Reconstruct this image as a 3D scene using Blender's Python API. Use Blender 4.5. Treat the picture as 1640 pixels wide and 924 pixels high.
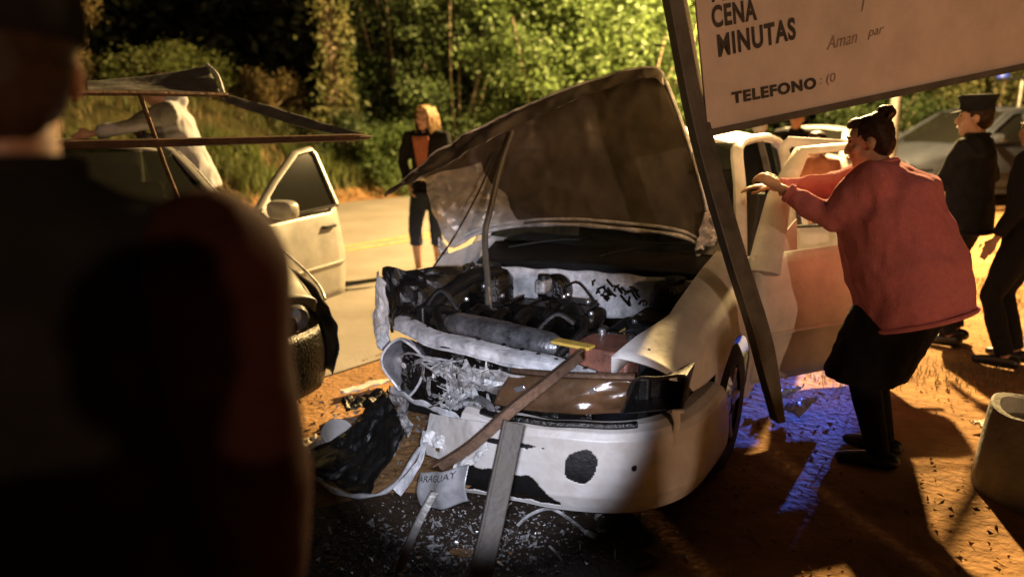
import bpy, bmesh, math, random
import numpy as np
from mathutils import Vector, Matrix, noise
random.seed(11); np.random.seed(11)
for o in list(bpy.data.objects): bpy.data.objects.remove(o)
scene = bpy.context.scene
C = scene.collection
R = math.radians
# ------------------------------------------------------------------ camera
cd = bpy.data.cameras.new('camera'); cam = bpy.data.objects.new('camera', cd); C.objects.link(cam)
cd.sensor_width = 36; cd.lens = 25.99; cd.clip_start = .05; cd.clip_end = 600
cam.location = (0, 0, 1.6); cam.rotation_euler = (R(90 - 12.94), 0, 0)
cd.dof.use_dof = True; cd.dof.focus_distance = 3.1; cd.dof.aperture_fstop = 1.2
scene.camera = cam
# ------------------------------------------------------------------ night sky
w = bpy.data.worlds.new('World'); scene.world = w; w.use_nodes = True
nt = w.node_tree; bg = nt.nodes['Background']
sky = nt.nodes.new('ShaderNodeTexSky'); sky.sky_type = 'NISHITA'; sky.sun_disc = False
sky.sun_elevation = R(-4); sky.sun_rotation = R(200)
nt.links.new(sky.outputs[0], bg.inputs[0]); bg.inputs[1].default_value = .03
# very weak broad sun, added as overall fill for the night
sd = bpy.data.lights.new('sun', 'SUN'); sd.energy = .02; sd.angle = R(30); sd.color = (1, .72, .42)
so = bpy.data.objects.new('sun', sd); C.objects.link(so); so.rotation_euler = (R(38), 0, R(-20))
# ------------------------------------------------------------------ lamps of the place
def lamp(name, kind, loc, energy, col, target=None, size=.15, cone=None, blend=.5):
    d = bpy.data.lights.new(name, kind); d.energy = energy; d.color = col
    d.shadow_soft_size = size
    if kind == 'SPOT': d.spot_size = R(cone); d.spot_blend = blend
    o = bpy.data.objects.new(name, d); C.objects.link(o); o.location = loc
    if target: o.rotation_euler = (Vector(target) - Vector(loc)).to_track_quat('-Z', 'Y').to_euler()
    return o
SOD = (1, .60, .22)
LAMP_A = (4.2, 11.0, 5.2)      # street lamp over the road, behind the wreck
LAMP_B = (6.0, -16.0, 4.9)     # street lamp far behind the viewer
lamp('street_light', 'POINT', LAMP_A, 16500, (1, .66, .27), size=.12)
lamp('street_light', 'POINT', LAMP_B, 3600, (1, .60, .36), size=.15)
lamp('torch_light', 'SPOT', (-.02, .35, 1.45), 400, (.80, .83, 1), (-.10, 2.74, .58), .03, 31, .45)
BEACON = (9.75, 14.85, 2.42)
lamp('beacon_light', 'SPOT', (BEACON[0], BEACON[1], BEACON[2] + .06), 42000, (.07, .15, 1), (1.42, 3.95, 0), .05, 4.6, .5)
scene.view_settings.view_transform = 'Standard'; scene.view_settings.look = 'None'
scene.view_settings.exposure = 0; scene.view_settings.gamma = 1
scene.render.resolution_x = 1024; scene.render.resolution_y = 576

# ------------------------------------------------------------------ materials
def mat(name, col, rough=.6, metal=0, var=.25, scale=8, bump=0, bscale=None, col2=None, coat=0, trans=0, detail=6):
    m = bpy.data.materials.new(name); m.use_nodes = True; n = m.node_tree; p = n.nodes['Principled BSDF']
    p.inputs['Roughness'].default_value = rough; p.inputs['Metallic'].default_value = metal
    p.inputs['Coat Weight'].default_value = coat
    tc = n.nodes.new('ShaderNodeTexCoord')
    nz = n.nodes.new('ShaderNodeTexNoise'); nz.inputs['Scale'].default_value = scale; nz.inputs['Detail'].default_value = detail
    nz.inputs['Roughness'].default_value = .65
    n.links.new(tc.outputs['Object'], nz.inputs['Vector'])
    rp = n.nodes.new('ShaderNodeValToRGB'); e = rp.color_ramp.elements
    e[0].position = .32; e[1].position = .7
    c2 = col2 or tuple(max(0, c * (1 - var)) for c in col)
    e[0].color = (*c2, 1); e[1].color = (*(col if col2 else tuple(min(1, c * (1 + var * .5)) for c in col)), 1)
    n.links.new(nz.outputs['Fac'], rp.inputs['Fac']); n.links.new(rp.outputs['Color'], p.inputs['Base Color'])
    mr = n.nodes.new('ShaderNodeMapRange'); mr.inputs['To Min'].default_value = max(0, rough - .12); mr.inputs['To Max'].default_value = min(1, rough + .12)
    n.links.new(nz.outputs['Fac'], mr.inputs['Value']); n.links.new(mr.outputs['Result'], p.inputs['Roughness'])
    if rough >= .85 or 'hair' in name: p.inputs['Specular IOR Level'].default_value = .12
    if bump:
        b = n.nodes.new('ShaderNodeBump'); b.inputs['Strength'].default_value = bump; b.inputs['Distance'].default_value = .02
        n2 = n.nodes.new('ShaderNodeTexNoise'); n2.inputs['Scale'].default_value = bscale or scale * 4; n2.inputs['Detail'].default_value = 8
        n.links.new(tc.outputs['Object'], n2.inputs['Vector'])
        n.links.new(n2.outputs['Fac'], b.inputs['Height']); n.links.new(b.outputs['Normal'], p.inputs['Normal'])
    if trans:
        t = n.nodes.new('ShaderNodeBsdfTranslucent'); mx = n.nodes.new('ShaderNodeMixShader'); mx.inputs[0].default_value = trans
        n.links.new(rp.outputs['Color'], t.inputs['Color'])
        n.links.new(p.outputs[0], mx.inputs[1]); n.links.new(t.outputs[0], mx.inputs[2])
        n.links.new(mx.outputs[0], n.nodes['Material Output'].inputs['Surface'])
    return m
def glass(name, tint, alpha):
    m = bpy.data.materials.new(name); m.use_nodes = True; n = m.node_tree; p = n.nodes['Principled BSDF']
    p.inputs['Base Color'].default_value = (*tint, 1); p.inputs['Roughness'].default_value = .06; p.inputs['IOR'].default_value = 1.5
    t = n.nodes.new('ShaderNodeBsdfTransparent'); t.inputs[0].default_value = (.55, .6, .55, 1)
    mx = n.nodes.new('ShaderNodeMixShader'); mx.inputs[0].default_value = alpha
    n.links.new(t.outputs[0], mx.inputs[1]); n.links.new(p.outputs[0], mx.inputs[2])
    n.links.new(mx.outputs[0], n.nodes['Material Output'].inputs['Surface'])
    return m
def emit(name, col, s):
    m = bpy.data.materials.new(name); m.use_nodes = True; p = m.node_tree.nodes['Principled BSDF']
    p.inputs['Base Color'].default_value = (*col, 1); p.inputs['Emission Color'].default_value = (*col, 1); p.inputs['Emission Strength'].default_value = s
    return m
M = dict(
 white=mat('white_car_paint', (.62, .61, .59), .48, 0, .25, 5, .06, 30),
 patrol=mat('dull_blue_grey_paint', (.035, .04, .055), .5, .1, .2, 5),
 silver=mat('silver_car_paint', (.36, .35, .32), .4, .25, .2, 5, .05, 30, coat=.25),
 dirty=mat('mud_stained_crumpled_metal', (.55, .53, .51), .5, .2, .5, 9, .5, 30, col2=(.05, .03, .02)),
 bwhite=mat('grimy_white_bumper_plastic', (.62, .61, .60), .42, 0, .3, 3.5, .12, 24, col2=(.40, .36, .31)),
 raw=mat('scraped_white_sheet_metal', (.66, .66, .67), .42, .2, .55, 14, .25, 40),
 hoodin=mat('sooty_bonnet_liner', (.14, .12, .098), .36, .3, .35, 5, .10, 10),
 hoodlt=mat('bare_bonnet_inner_skin', (.60, .58, .55), .4, .3, .4, 9, .3, 22),
 black=mat('black_plastic', (.008, .0075, .007), .45, 0, .4, 20, .15),
 rubber=mat('tyre_rubber', (.02, .019, .018), .8, 0, .3, 20, .2),
 grime=mat('oily_engine_metal', (.014, .012, .010), .3, .5, .6, 22, .4, 60),
 alu=mat('cast_aluminium', (.5, .5, .52), .34, .8, .4, 16, .25, 50, col2=(.10, .10, .10)),
 chrome=mat('lamp_reflector_chrome', (.62, .64, .68), .2, .85, .35, 18, .1),
 wire=mat('crushed_grey_plastic', (.52, .52, .52), .4, .1, .55, 26, .2, col2=(.06, .055, .05)),
 lens=mat('brown_smoked_lamp_lens', (.10, .055, .028), .22, .1, .5, 9, .1, 20),
 batt=mat('brown_battery_case', (.22, .09, .06), .5, 0, .5, 14, .2),
 yel=mat('yellow_strap', (.62, .42, .08), .55, 0, .3, 20),
 rust=mat('rusty_brown_steel', (.13, .075, .045), .62, .5, .5, 12, .3, 40),
 oldsteel=mat('weathered_brown_steel', (.035, .028, .020), .6, .3, .5, 9, .2, 40),
 post=mat('dark_painted_steel', (.13, .12, .10), .5, .2, .35, 9, .15, 40),
 galv=mat('galvanised_steel', (.30, .29, .27), .45, .7, .4, 12, .2, 40),
 glass=glass('car_window_glass', (.02, .022, .02), .72),
 dglass=glass('dark_tinted_glass', (.012, .012, .01), .9),
 seat=mat('dark_seat_cloth', (.03, .028, .027), .9, 0, .3, 30, .2),
 sign=mat('cream_sign_board', (.74, .63, .55), .55, 0, .18, 3, .05, 12),
 ink=mat('faded_black_sign_paint', (.06, .052, .045), .6, 0, .6, 30),
 ink2=mat('faded_red_script_paint', (.38, .27, .21), .6, 0, .5, 22),
 plate=mat('number_plate_sheet', (.48, .48, .49), .35, .4, .4, 10, .25, 20),
 skin=mat('skin', (.46, .26, .17), .5, 0, .2, 18, .08, 120),
 skin2=mat('brown_skin', (.34, .18, .11), .5, 0, .2, 18, .08, 120),
 hairb=mat('dark_brown_hair', (.04, .022, .013), .5, 0, .5, 40, .2, 90),
 hairl=mat('blond_hair', (.46, .30, .13), .45, 0, .5, 40, .5, 90),
 pink=mat('pink_knit', (.60, .20, .215), .9, 0, .14, 40, .35, 150),
 blk=mat('black_cloth', (.012, .011, .011), .9, 0, .4, 14, .1, 120),
 navy=mat('dark_uniform_cloth', (.016, .016, .018), .85, 0, .4, 14, .1, 120),
 redc=mat('dark_red_jacket_cloth', (.032, .009, .006), .85, 0, .35, 12, .1, 90),
 orange=mat('orange_top', (.32, .11, .06), .85, 0, .25, 14, .1, 120),
 denim=mat('dark_blue_denim', (.035, .045, .075), .85, 0, .35, 14, .1, 120),
 grey=mat('grey_hoodie', (.40, .40, .42), .9, 0, .25, 12, .1, 120),
 leather=mat('brown_shoe', (.10, .05, .03), .5, 0, .3, 20),
 shoe=mat('black_shoe', (.015, .014, .013), .4, 0, .3, 20),
 lip=mat('lip_colour', (.35, .11, .09), .5),
 eye=mat('dark_eye', (.02, .015, .012), .2),
 asphalt=mat('worn_asphalt', (.30, .27, .23), .85, 0, .25, 1.2, .2, 60),
 yline=mat('worn_yellow_line', (.60, .42, .14), .7, 0, .45, 9),
 soil=mat('red_sand_soil', (.36, .20, .085), .95, 0, .5, 2.3, 1, 22),
 bank=mat('red_earth_bank', (.33, .16, .07), .95, 0, .5, 1.6, 1, 7),
 bankg=mat('overgrown_bank_earth', (.11, .085, .035), .95, 0, .5, 1.6, 1, 9, col2=(.045, .05, .018)),
 oil=mat('oil_soaked_soil', (.035, .022, .014), .6, 0, .6, 12, .6, 40),  # darkened sand colour for the patch added under the nose
 conc=mat('grey_concrete', (.36, .35, .32), .85, 0, .35, 7, .4, 40),
 bark=mat('pale_bark', (.42, .33, .22), .9, 0, .5, 7, .9, 22),
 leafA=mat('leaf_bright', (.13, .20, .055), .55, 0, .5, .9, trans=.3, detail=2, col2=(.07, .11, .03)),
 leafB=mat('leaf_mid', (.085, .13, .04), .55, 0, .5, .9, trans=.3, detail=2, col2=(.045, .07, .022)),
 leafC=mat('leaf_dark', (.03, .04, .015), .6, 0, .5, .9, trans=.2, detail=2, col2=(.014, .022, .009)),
 leafV=mat('vine_leaf', (.20, .19, .07), .55, 0, .4, 2, trans=.3, detail=2, col2=(.09, .11, .035)),
 grass=mat('grass_blade', (.15, .19, .045), .6, 0, .5, .8, trans=.3, detail=2, col2=(.09, .10, .03)),
 dry=mat('dry_grass', (.28, .20, .08), .7, 0, .5, .8, trans=.2, detail=2, col2=(.12, .10, .035)),
 shard=mat('broken_glass_and_plastic', (.55, .55, .55), .15, .2, .7, 45, col2=(.03, .025, .02)),
 paper=mat('crumpled_paper', (.62, .55, .45), .8, 0, .2, 14),
 bluec=mat('blue_plastic_bag', (.35, .42, .62), .35, 0, .3, 14),
 beac=emit('lit_blue_beacon', (.03, .06, .4), .15),
 sodl=emit('lit_street_lamp_bulb', (1, .6, .22), 30),
 red=mat('red_plastic', (.30, .02, .015), .3, 0, .2, 10),
 sky=None)

# ------------------------------------------------------------------ mesh helpers
TMP = bpy.data.scenes.new('tmp')
class MB:
    def __init__(s): s.v = []; s.f = []
    def add(s, vs, fs):
        k = len(s.v); s.v += [tuple(p) for p in vs]; s.f += [tuple(i + k for i in f) for f in fs]; return s
    def box(s, c, size, rot=None):
        hx, hy, hz = [d / 2 for d in size]; m = rot or Matrix()
        vs = [Vector(c) + (m.to_3x3() @ Vector((x * hx, y * hy, z * hz))) for x in (-1, 1) for y in (-1, 1) for z in (-1, 1)]
        return s.add(vs, [(0, 1, 3, 2), (4, 6, 7, 5), (0, 4, 5, 1), (2, 3, 7, 6), (0, 2, 6, 4), (1, 5, 7, 3)])
    def rings(s, rs, closed=True, cap=True):
        n = len(rs[0]); k = len(s.v); fs = []
        for r in rs: s.v += [tuple(p) for p in r]
        for i in range(len(rs) - 1):
            for j in range(n if closed else n - 1):
                a = k + i * n + j; b = k + i * n + (j + 1) % n
                fs.append((a, b, b + n, a + n))
        if cap and closed:
            fs.append(tuple(k + j for j in reversed(range(n)))); e = k + (len(rs) - 1) * n
            fs.append(tuple(e + j for j in range(n)))
        s.f += fs; return s
    def tube(s, pts, rad, n=8, flat=1.0, capr=False):
        pts = [Vector(p) for p in pts]; N = len(pts)
        rad = [rad] * N if not hasattr(rad, '__len__') else list(rad)
        if capr:      # round ends
            d0 = (pts[0] - pts[1]).normalized(); d1 = (pts[-1] - pts[-2]).normalized()
            ext0 = [(pts[0] + d0 * rad[0] * math.sin(a), rad[0] * math.cos(a)) for a in (1.35, 1.0, .55)]
            ext1 = [(pts[-1] + d1 * rad[-1] * math.sin(a), rad[-1] * math.cos(a)) for a in (.55, 1.0, 1.35)]
            pts = [e[0] for e in ext0] + pts + [e[0] for e in ext1]; rad = [e[1] for e in ext0] + rad + [e[1] for e in ext1]; N = len(pts)
        rs = []; up = Vector((0, 0, 1)); prev = None
        for i, p in enumerate(pts):
            t = (pts[min(i + 1, N - 1)] - pts[max(i - 1, 0)]).normalized()
            a = prev if prev is not None else (up if abs(t.z) < .95 else Vector((0, 1, 0)))
            x = (a - t * a.dot(t))
            if x.length < 1e-5: x = t.orthogonal()
            x.normalize(); y = t.cross(x); prev = x
            rs.append([p + (x * math.cos(q) * flat + y * math.sin(q)) * rad[i] for q in [2 * math.pi * j / n for j in range(n)]])
        return s.rings(rs)
    def ball(s, c, r, n=14, m=9, rot=None):
        c = Vector(c); r = (r, r, r) if not hasattr(r, '__len__') else r; q = rot.to_3x3() if rot else Matrix.Identity(3); rs = []
        for i in range(m):
            a = math.pi * (i + .5 if 0 else (i + .3) / (m - .4) if 0 else i + .5) / m - math.pi / 2
            rs.append([c + q @ Vector((r[0] * math.cos(a) * math.cos(t), r[1] * math.cos(a) * math.sin(t), r[2] * math.sin(a))) for t in [2 * math.pi * j / n for j in range(n)]])
        return s.rings(rs)
    def lathe(s, prof, axis=2, c=(0, 0, 0), n=24, cap=False):
        rs = []
        for r, h in prof:
            ring = []
            for j in range(n):
                a = 2 * math.pi * j / n; p = [r * math.cos(a), r * math.sin(a), h]
                if axis == 0: p = [h, r * math.cos(a), r * math.sin(a)]
                if axis == 1: p = [r * math.cos(a), h, -r * math.sin(a)]
                ring.append(Vector(p) + Vector(c))
            rs.append(ring)
        return s.rings(rs, cap=cap)
    def grid(s, fn, nu, nv, keep=None):
        k = len(s.v)
        for i in range(nu):
            for j in range(nv): s.v.append(tuple(fn(i / (nu - 1), j / (nv - 1))))
        for i in range(nu - 1):
            for j in range(nv - 1):
                if keep and not keep((i + .5) / (nu - 1), (j + .5) / (nv - 1)): continue
                a = k + i * nv + j; s.f.append((a, a + 1, a + nv + 1, a + nv))
        return s
    def mesh(s, name='m'):
        me = bpy.data.meshes.new(name); me.from_pydata(s.v, [], s.f); me.update(); return me
    def obj(s, name, m, parent=None, smooth=True, loc=None, **kw): return mkobj(name, s.mesh(name), m, parent, smooth, loc, **kw)
def mkobj(name, me, m, parent=None, smooth=True, loc=None, solid=0, bevel=0, sub=0):
    o = bpy.data.objects.new(name, me); C.objects.link(o)
    if m is not None and not me.materials: me.materials.append(m)
    if parent: o.parent = parent
    if loc: o.location = loc
    if smooth:
        for p in me.polygons: p.use_smooth = True
    if solid: k = o.modifiers.new('s', 'SOLIDIFY'); k.thickness = solid; k.offset = 0
    if bevel:
        k = o.modifiers.new('b', 'BEVEL'); k.width = bevel; k.segments = 2; k.limit_method = 'ANGLE'; k.angle_limit = R(50)
    if sub: k = o.modifiers.new('d', 'SUBSURF'); k.levels = k.render_levels = sub
    if smooth and not sub:
        try:
            me.set_sharp_from_angle(angle=R(42))
        except Exception: pass
    return o
def tag(o, label=None, cat=None, group=None, kind=None):
    if label: o['label'] = label
    if cat: o['category'] = cat
    if group: o['group'] = group
    if kind: o['kind'] = kind
    return o
def empty(name, loc=(0, 0, 0), rz=0):
    o = bpy.data.objects.new(name, None); C.objects.link(o); o.location = loc; o.rotation_euler = (0, 0, rz); o.empty_display_size = .1; return o
def interp(x, xs, ys): return float(np.interp(x, xs, ys))
def nz(p, s=1, seed=0): return noise.noise(Vector((p[0] * s + seed, p[1] * s - seed, p[2] * s + seed * .5)))
def cr(p0, p1, p2, p3, t): return .5 * (2 * p1 + (p2 - p0) * t + (2 * p0 - 5 * p1 + 4 * p2 - p3) * t * t + (3 * p1 - p0 - 3 * p2 + p3) * t ** 3)
def spline(pts, n):
    P = [Vector(p) for p in pts]; out = []
    for k in range(n):
        t = k / (n - 1) * (len(P) - 1); i = min(int(t), len(P) - 2); u = t - i
        g = lambda j: P[max(0, min(len(P) - 1, j))]
        out.append(cr(g(i - 1), g(i), g(i + 1), g(i + 2), u))
    return out
def surf(ctrl):
    """smooth surface through a grid of control points: f(u along columns, v along rows)"""
    rows = [[Vector(p) for p in r] for r in ctrl]
    def ev(line, t):
        t = max(0, min(.99999, t)) * (len(line) - 1); i = int(t); u = t - i
        g = lambda j: line[max(0, min(len(line) - 1, j))]
        return cr(g(i - 1), g(i), g(i + 1), g(i + 2), u)
    return lambda u, v: ev([ev(r, u) for r in rows], v)
def text_mesh(txt, size, shear=0, bold=0, spacing=1):
    c = bpy.data.curves.new('t', 'FONT'); c.body = txt; c.size = size; c.shear = shear; c.offset = bold; c.space_character = spacing
    o = bpy.data.objects.new('t', c); TMP.collection.objects.link(o)
    vl = TMP.view_layers[0]; vl.update(); dg = vl.depsgraph; me = bpy.data.meshes.new_from_object(o.evaluated_get(dg))
    bpy.data.objects.remove(o); me.materials.clear(); return me
def fuse(mb, voxel, smooth=3, wr=0, ws=9, seed=0):
    """one continuous skin from overlapping closed shapes"""
    me = mb.mesh('tmp'); o = bpy.data.objects.new('tmp', me); TMP.collection.objects.link(o)
    k = o.modifiers.new('r', 'REMESH'); k.mode = 'VOXEL'; k.voxel_size = voxel
    if smooth: k = o.modifiers.new('s', 'SMOOTH'); k.iterations = smooth; k.factor = .6
    vl = TMP.view_layers[0]; vl.update(); dg = vl.depsgraph; out = bpy.data.meshes.new_from_object(o.evaluated_get(dg))
    bpy.data.objects.remove(o); bpy.data.meshes.remove(me); out.materials.clear()
    if wr:
        for v in out.vertices:
            p = v.co; a = noise.fractal(Vector((p.x * ws + seed, p.y * ws, p.z * ws * .55)), 1, 2, 3)
            b = .5 - abs(nz((p.x + p.z * .4, p.y, p.z * .7 - p.x * .3), ws * 1.3, seed + 3)) * 1.6
            v.co = p + v.normal * (a * wr + (b - .25) * wr)
    return out

# ================================================================== THE SETTING
RC = Vector((-2.2, 9.0, 0)); RD = Vector((.64, .768, 0)); RN = Vector((-.768, .64, 0))
def road(q, t, z=0): p = RC + RN * q + RD * t; return Vector((p.x, p.y, z))
def qt(x, y): d = Vector((x, y, 0)) - RC; return d.dot(RN), d.dot(RD)
def sm(a, b, x): t = max(0, min(1, (x - a) / (b - a))); return t * t * (3 - 2 * t)
def ground_z(x, y):
    q, t = qt(x, y)
    h = 0
    if q > 4.5:
        h = .32 * sm(4.5, 5.2, q) + (1.75 - 1.0 * sm(1, 12, t)) * sm(4.9, 9.5, q) + 1.2 * sm(9, 18, q)
        h += .22 * sm(4.6, 6, q) * noise.fractal(Vector((x * .9, y * .9, 0)), 1, 2, 4)
    elif q < -3.75:
        h = .035 * noise.fractal(Vector((x * 1.1, y * 1.1, 3)), 1, 2, 4) * sm(-3.75, -4.4, q) if False else .03 * noise.fractal(Vector((x * 1.3, y * 1.3, 3)), 1, 2, 4) * max(0, min(1, (-3.75 - q) / .6))
    return h
def make_ground():
    # fine sheet near the scene, growing cells to the horizon
    def axis(lo, hi, step, far):
        a = list(np.arange(lo, hi, step)); g = step; x = hi
        out = []
        while x < far: out.append(x); g *= 1.35; x += g
        out.append(far); lowr = []; g = step; x = lo - step
        while x > -far: lowr.append(x); g *= 1.35; x -= g
        lowr.append(-far)
        return lowr[::-1] + a + out
    xs = axis(-14, 12, .16, 400); ys = axis(-2, 26, .16, 400)
    v = [(x, y, ground_z(x, y) - .006) for x in xs for y in ys]; n = len(ys)
    f = [(i * n + j, (i + 1) * n + j, (i + 1) * n + j + 1, i * n + j + 1) for i in range(len(xs) - 1) for j in range(n - 1)]
    mb = MB(); mb.v = v; mb.f = f; o = mb.obj('ground', M['soil']); tag(o, kind='structure'); o.data.materials.append(M['bankg'])
    for p in o.data.polygons:
        c = p.center; q, t = qt(c.x, c.y)
        if q > 5.3 + .7 * nz((c.x, c.y, 0), .6, 3): p.material_index = 1
    return o
make_ground()
def strip(name, q0, q1, t0, t1, z, m, edge=0, nt_=200):
    mb = MB()
    def fn(u, v):
        t = t0 + (t1 - t0) * u; q = q0 + (q1 - q0) * v
        if edge and v == 0: q += edge * noise.fractal(Vector((t * .8, 0, 1)), 1, 2, 4)
        if edge and v == 1: q += edge * noise.fractal(Vector((t * .8, 5, 1)), 1, 2, 4)
        p = road(q, t, z + (.05 * (1 - ((q + .0) / 4.2) ** 2) if abs(q) < 4.2 else 0) * 0); return p
    mb.grid(fn, nt_, 6); return mb.obj(name, m)
rd_o = tag(strip('road', -3.7, 4.3, -40, 160, .004, M['asphalt'], .18, 500), kind='structure')
for q in (-.16, .10):
    tag(strip('road_line', q, q + .10, -30, 120, .009, M['yline']), kind='structure')

# ---------------------------------------------------------------- foliage
def leaf_mesh(name, pos, size, m, droop=.3, aspect=2.0):
    """many small folded leaves"""
    n = len(pos); pos = np.asarray(pos, dtype=np.float64)
    d = np.random.normal(size=(n, 3)); d[:, 2] = d[:, 2] * .6 - droop; d /= np.linalg.norm(d, axis=1)[:, None]
    a = np.random.normal(size=(n, 3)); s_ = np.cross(d, a); s_ /= np.linalg.norm(s_, axis=1)[:, None]
    nn = np.cross(d, s_)
    L = (size * np.random.uniform(.6, 1.35, n))[:, None]; W = L / aspect
    v = np.empty((n, 4, 3)); v[:, 0] = pos; v[:, 1] = pos + d * L * .5 + s_ * W * .5 + nn * W * .15
    v[:, 2] = pos + d * L; v[:, 3] = pos + d * L * .5 - s_ * W * .5 + nn * W * .15
    me = bpy.data.meshes.new(name); me.vertices.add(n * 4); me.vertices.foreach_set('co', v.reshape(-1))
    me.loops.add(n * 6); me.polygons.add(n * 2)
    b = (np.arange(n) * 4)[:, None]; li = np.concatenate([b, b + 1, b + 2, b, b + 2, b + 3], 1).reshape(-1)
    me.loops.foreach_set('vertex_index', li.astype(np.int32))
    me.polygons.foreach_set('loop_start', (np.arange(n * 2) * 3).astype(np.int32))
    me.polygons.foreach_set('loop_total', np.full(n * 2, 3, np.int32))
    me.update(); me.materials.append(m); return me
def clump_points(c, rad, n, nclump, spread, low=-1):
    cs = []
    while len(cs) < nclump:
        p = np.random.uniform(-1, 1, 3); r = np.linalg.norm(p)
        if r < 1 and r > .35 and p[2] > low: cs.append(p)
    cs = np.array(cs) * np.array(rad) + np.array(c)
    k = np.random.choice(nclump, n, p=(lambda q: q / q.sum())(np.random.uniform(.3, 1.6, nclump)))
    return cs[k] + np.random.normal(size=(n, 3)) * spread * np.array([1, 1, .85])
def plant(name, label, cat, x, y, rad, h, n, leaf, m, nclump=60, spread=.25, stems=4, group=None, z0=None, trunk_r=.03, cz=None, low=-1, base=None):
    z0 = ground_z(x, y) if z0 is None else z0
    r = empty(name, (x, y, z0)); tag(r, label, cat, group)
    c = (0, 0, cz if cz is not None else h * .55)
    me = leaf_mesh('crown', clump_points(c, rad, n, nclump, spread, low), leaf, m)
    o = bpy.data.objects.new('crown', me); C.objects.link(o); o.parent = r
    mb = MB()
    for k in range(stems):
        a = random.uniform(0, 6.28); tip = Vector((math.cos(a) * rad[0] * .6, math.sin(a) * rad[1] * .6, c[2] + rad[2] * random.uniform(.1, .7)))
        mid = tip * .45 + Vector((random.uniform(-.1, .1), random.uniform(-.1, .1), 0)) * rad[0]
        mb.tube(spline([(random.uniform(-.1, .1), random.uniform(-.1, .1), -.15), mid, tip], 8), [trunk_r * (1 - .8 * i / 7) for i in range(8)], 6)
    mb.obj('trunk', M['bark'], r); return r
def grass_patch(name, label, spots, m, hgt=.3, kind='stuff'):
    """spots: list of (x, y) roots"""
    n = len(spots); v = np.empty((n, 5, 3)); f = []
    for i, (x, y) in enumerate(spots):
        z = ground_z(x, y) - .02; a = random.uniform(0, 6.28); h = hgt * random.uniform(.5, 1.4); w_ = (.006 + .012 * random.random()) * min(1, hgt / .3) + hgt * .012
        dx, dy = math.cos(a), math.sin(a); b = h * random.uniform(.1, .6)
        v[i, 0] = (x - dy * w_, y + dx * w_, z); v[i, 1] = (x + dy * w_, y - dx * w_, z)
        v[i, 2] = (x + dx * b * .35 + dy * w_ * .8, y + dy * b * .35 - dx * w_ * .8, z + h * .6); v[i, 3] = (x + dx * b * .35 - dy * w_ * .8, y + dy * b * .35 + dx * w_ * .8, z + h * .6)
        v[i, 4] = (x + dx * b, y + dy * b, z + h)
    for i in range(n): k = i * 5; f += [(k, k + 1, k + 2, k + 3), (k + 3, k + 2, k + 4)]
    me = bpy.data.meshes.new(name); me.from_pydata(v.reshape(-1, 3).tolist(), [], f); me.materials.append(m)
    o = bpy.data.objects.new(name, me); C.objects.link(o); tag(o, label, 'grass', kind='stuff'); return o
def rt(q, t): p = road(q, t); return p.x, p.y
# the far dark wood (one mass)
pts = []
for k in range(34):
    x = -26 + k * 1.75; y = 30 + random.uniform(-3, 5) + max(0, x) * .5
    pts.append(clump_points((x, y, 6.5), (3.2, 3, 7.0), 900, 60, .6))
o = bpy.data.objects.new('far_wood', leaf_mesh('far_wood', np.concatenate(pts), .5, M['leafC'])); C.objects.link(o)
tag(o, 'dark wood far behind the earth bank', 'wood', kind='stuff')
PL = [  # label, x, y, rad, h, n, leaf, material, clumps, spread
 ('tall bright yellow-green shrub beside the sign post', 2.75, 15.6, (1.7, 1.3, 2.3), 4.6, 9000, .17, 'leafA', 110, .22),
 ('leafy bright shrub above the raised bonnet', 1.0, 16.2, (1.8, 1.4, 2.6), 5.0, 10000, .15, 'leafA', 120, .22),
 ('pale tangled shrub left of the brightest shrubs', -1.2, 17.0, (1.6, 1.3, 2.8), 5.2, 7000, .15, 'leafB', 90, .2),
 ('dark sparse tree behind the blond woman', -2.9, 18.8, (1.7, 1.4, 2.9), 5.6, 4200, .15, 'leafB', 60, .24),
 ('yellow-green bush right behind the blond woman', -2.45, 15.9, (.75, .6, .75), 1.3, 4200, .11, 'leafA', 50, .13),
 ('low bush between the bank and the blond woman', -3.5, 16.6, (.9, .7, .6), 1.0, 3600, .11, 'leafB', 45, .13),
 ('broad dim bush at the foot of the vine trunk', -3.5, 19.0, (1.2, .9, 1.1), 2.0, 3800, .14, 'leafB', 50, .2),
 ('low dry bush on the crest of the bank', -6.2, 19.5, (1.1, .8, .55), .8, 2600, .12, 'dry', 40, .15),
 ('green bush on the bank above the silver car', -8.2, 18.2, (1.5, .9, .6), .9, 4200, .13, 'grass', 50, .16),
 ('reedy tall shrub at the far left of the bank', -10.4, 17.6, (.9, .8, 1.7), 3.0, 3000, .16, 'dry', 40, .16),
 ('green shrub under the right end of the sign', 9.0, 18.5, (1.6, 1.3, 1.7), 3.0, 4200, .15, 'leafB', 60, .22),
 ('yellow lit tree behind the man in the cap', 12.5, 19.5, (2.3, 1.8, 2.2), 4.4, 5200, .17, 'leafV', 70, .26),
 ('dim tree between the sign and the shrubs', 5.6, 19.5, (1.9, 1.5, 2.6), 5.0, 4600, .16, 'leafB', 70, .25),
]
for lb, x, y, rad, h, n, lf, m_, nc, sp in PL:
    plant('shrub' if h < 4 else 'tree', lb, 'bush' if h < 4 else 'tree', x, y, rad, h, int(n * 2.1), lf * .68, M[m_], nc, sp, stems=6 if h > 2 else 4, trunk_r=.05 if h > 3 else .02)
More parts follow.
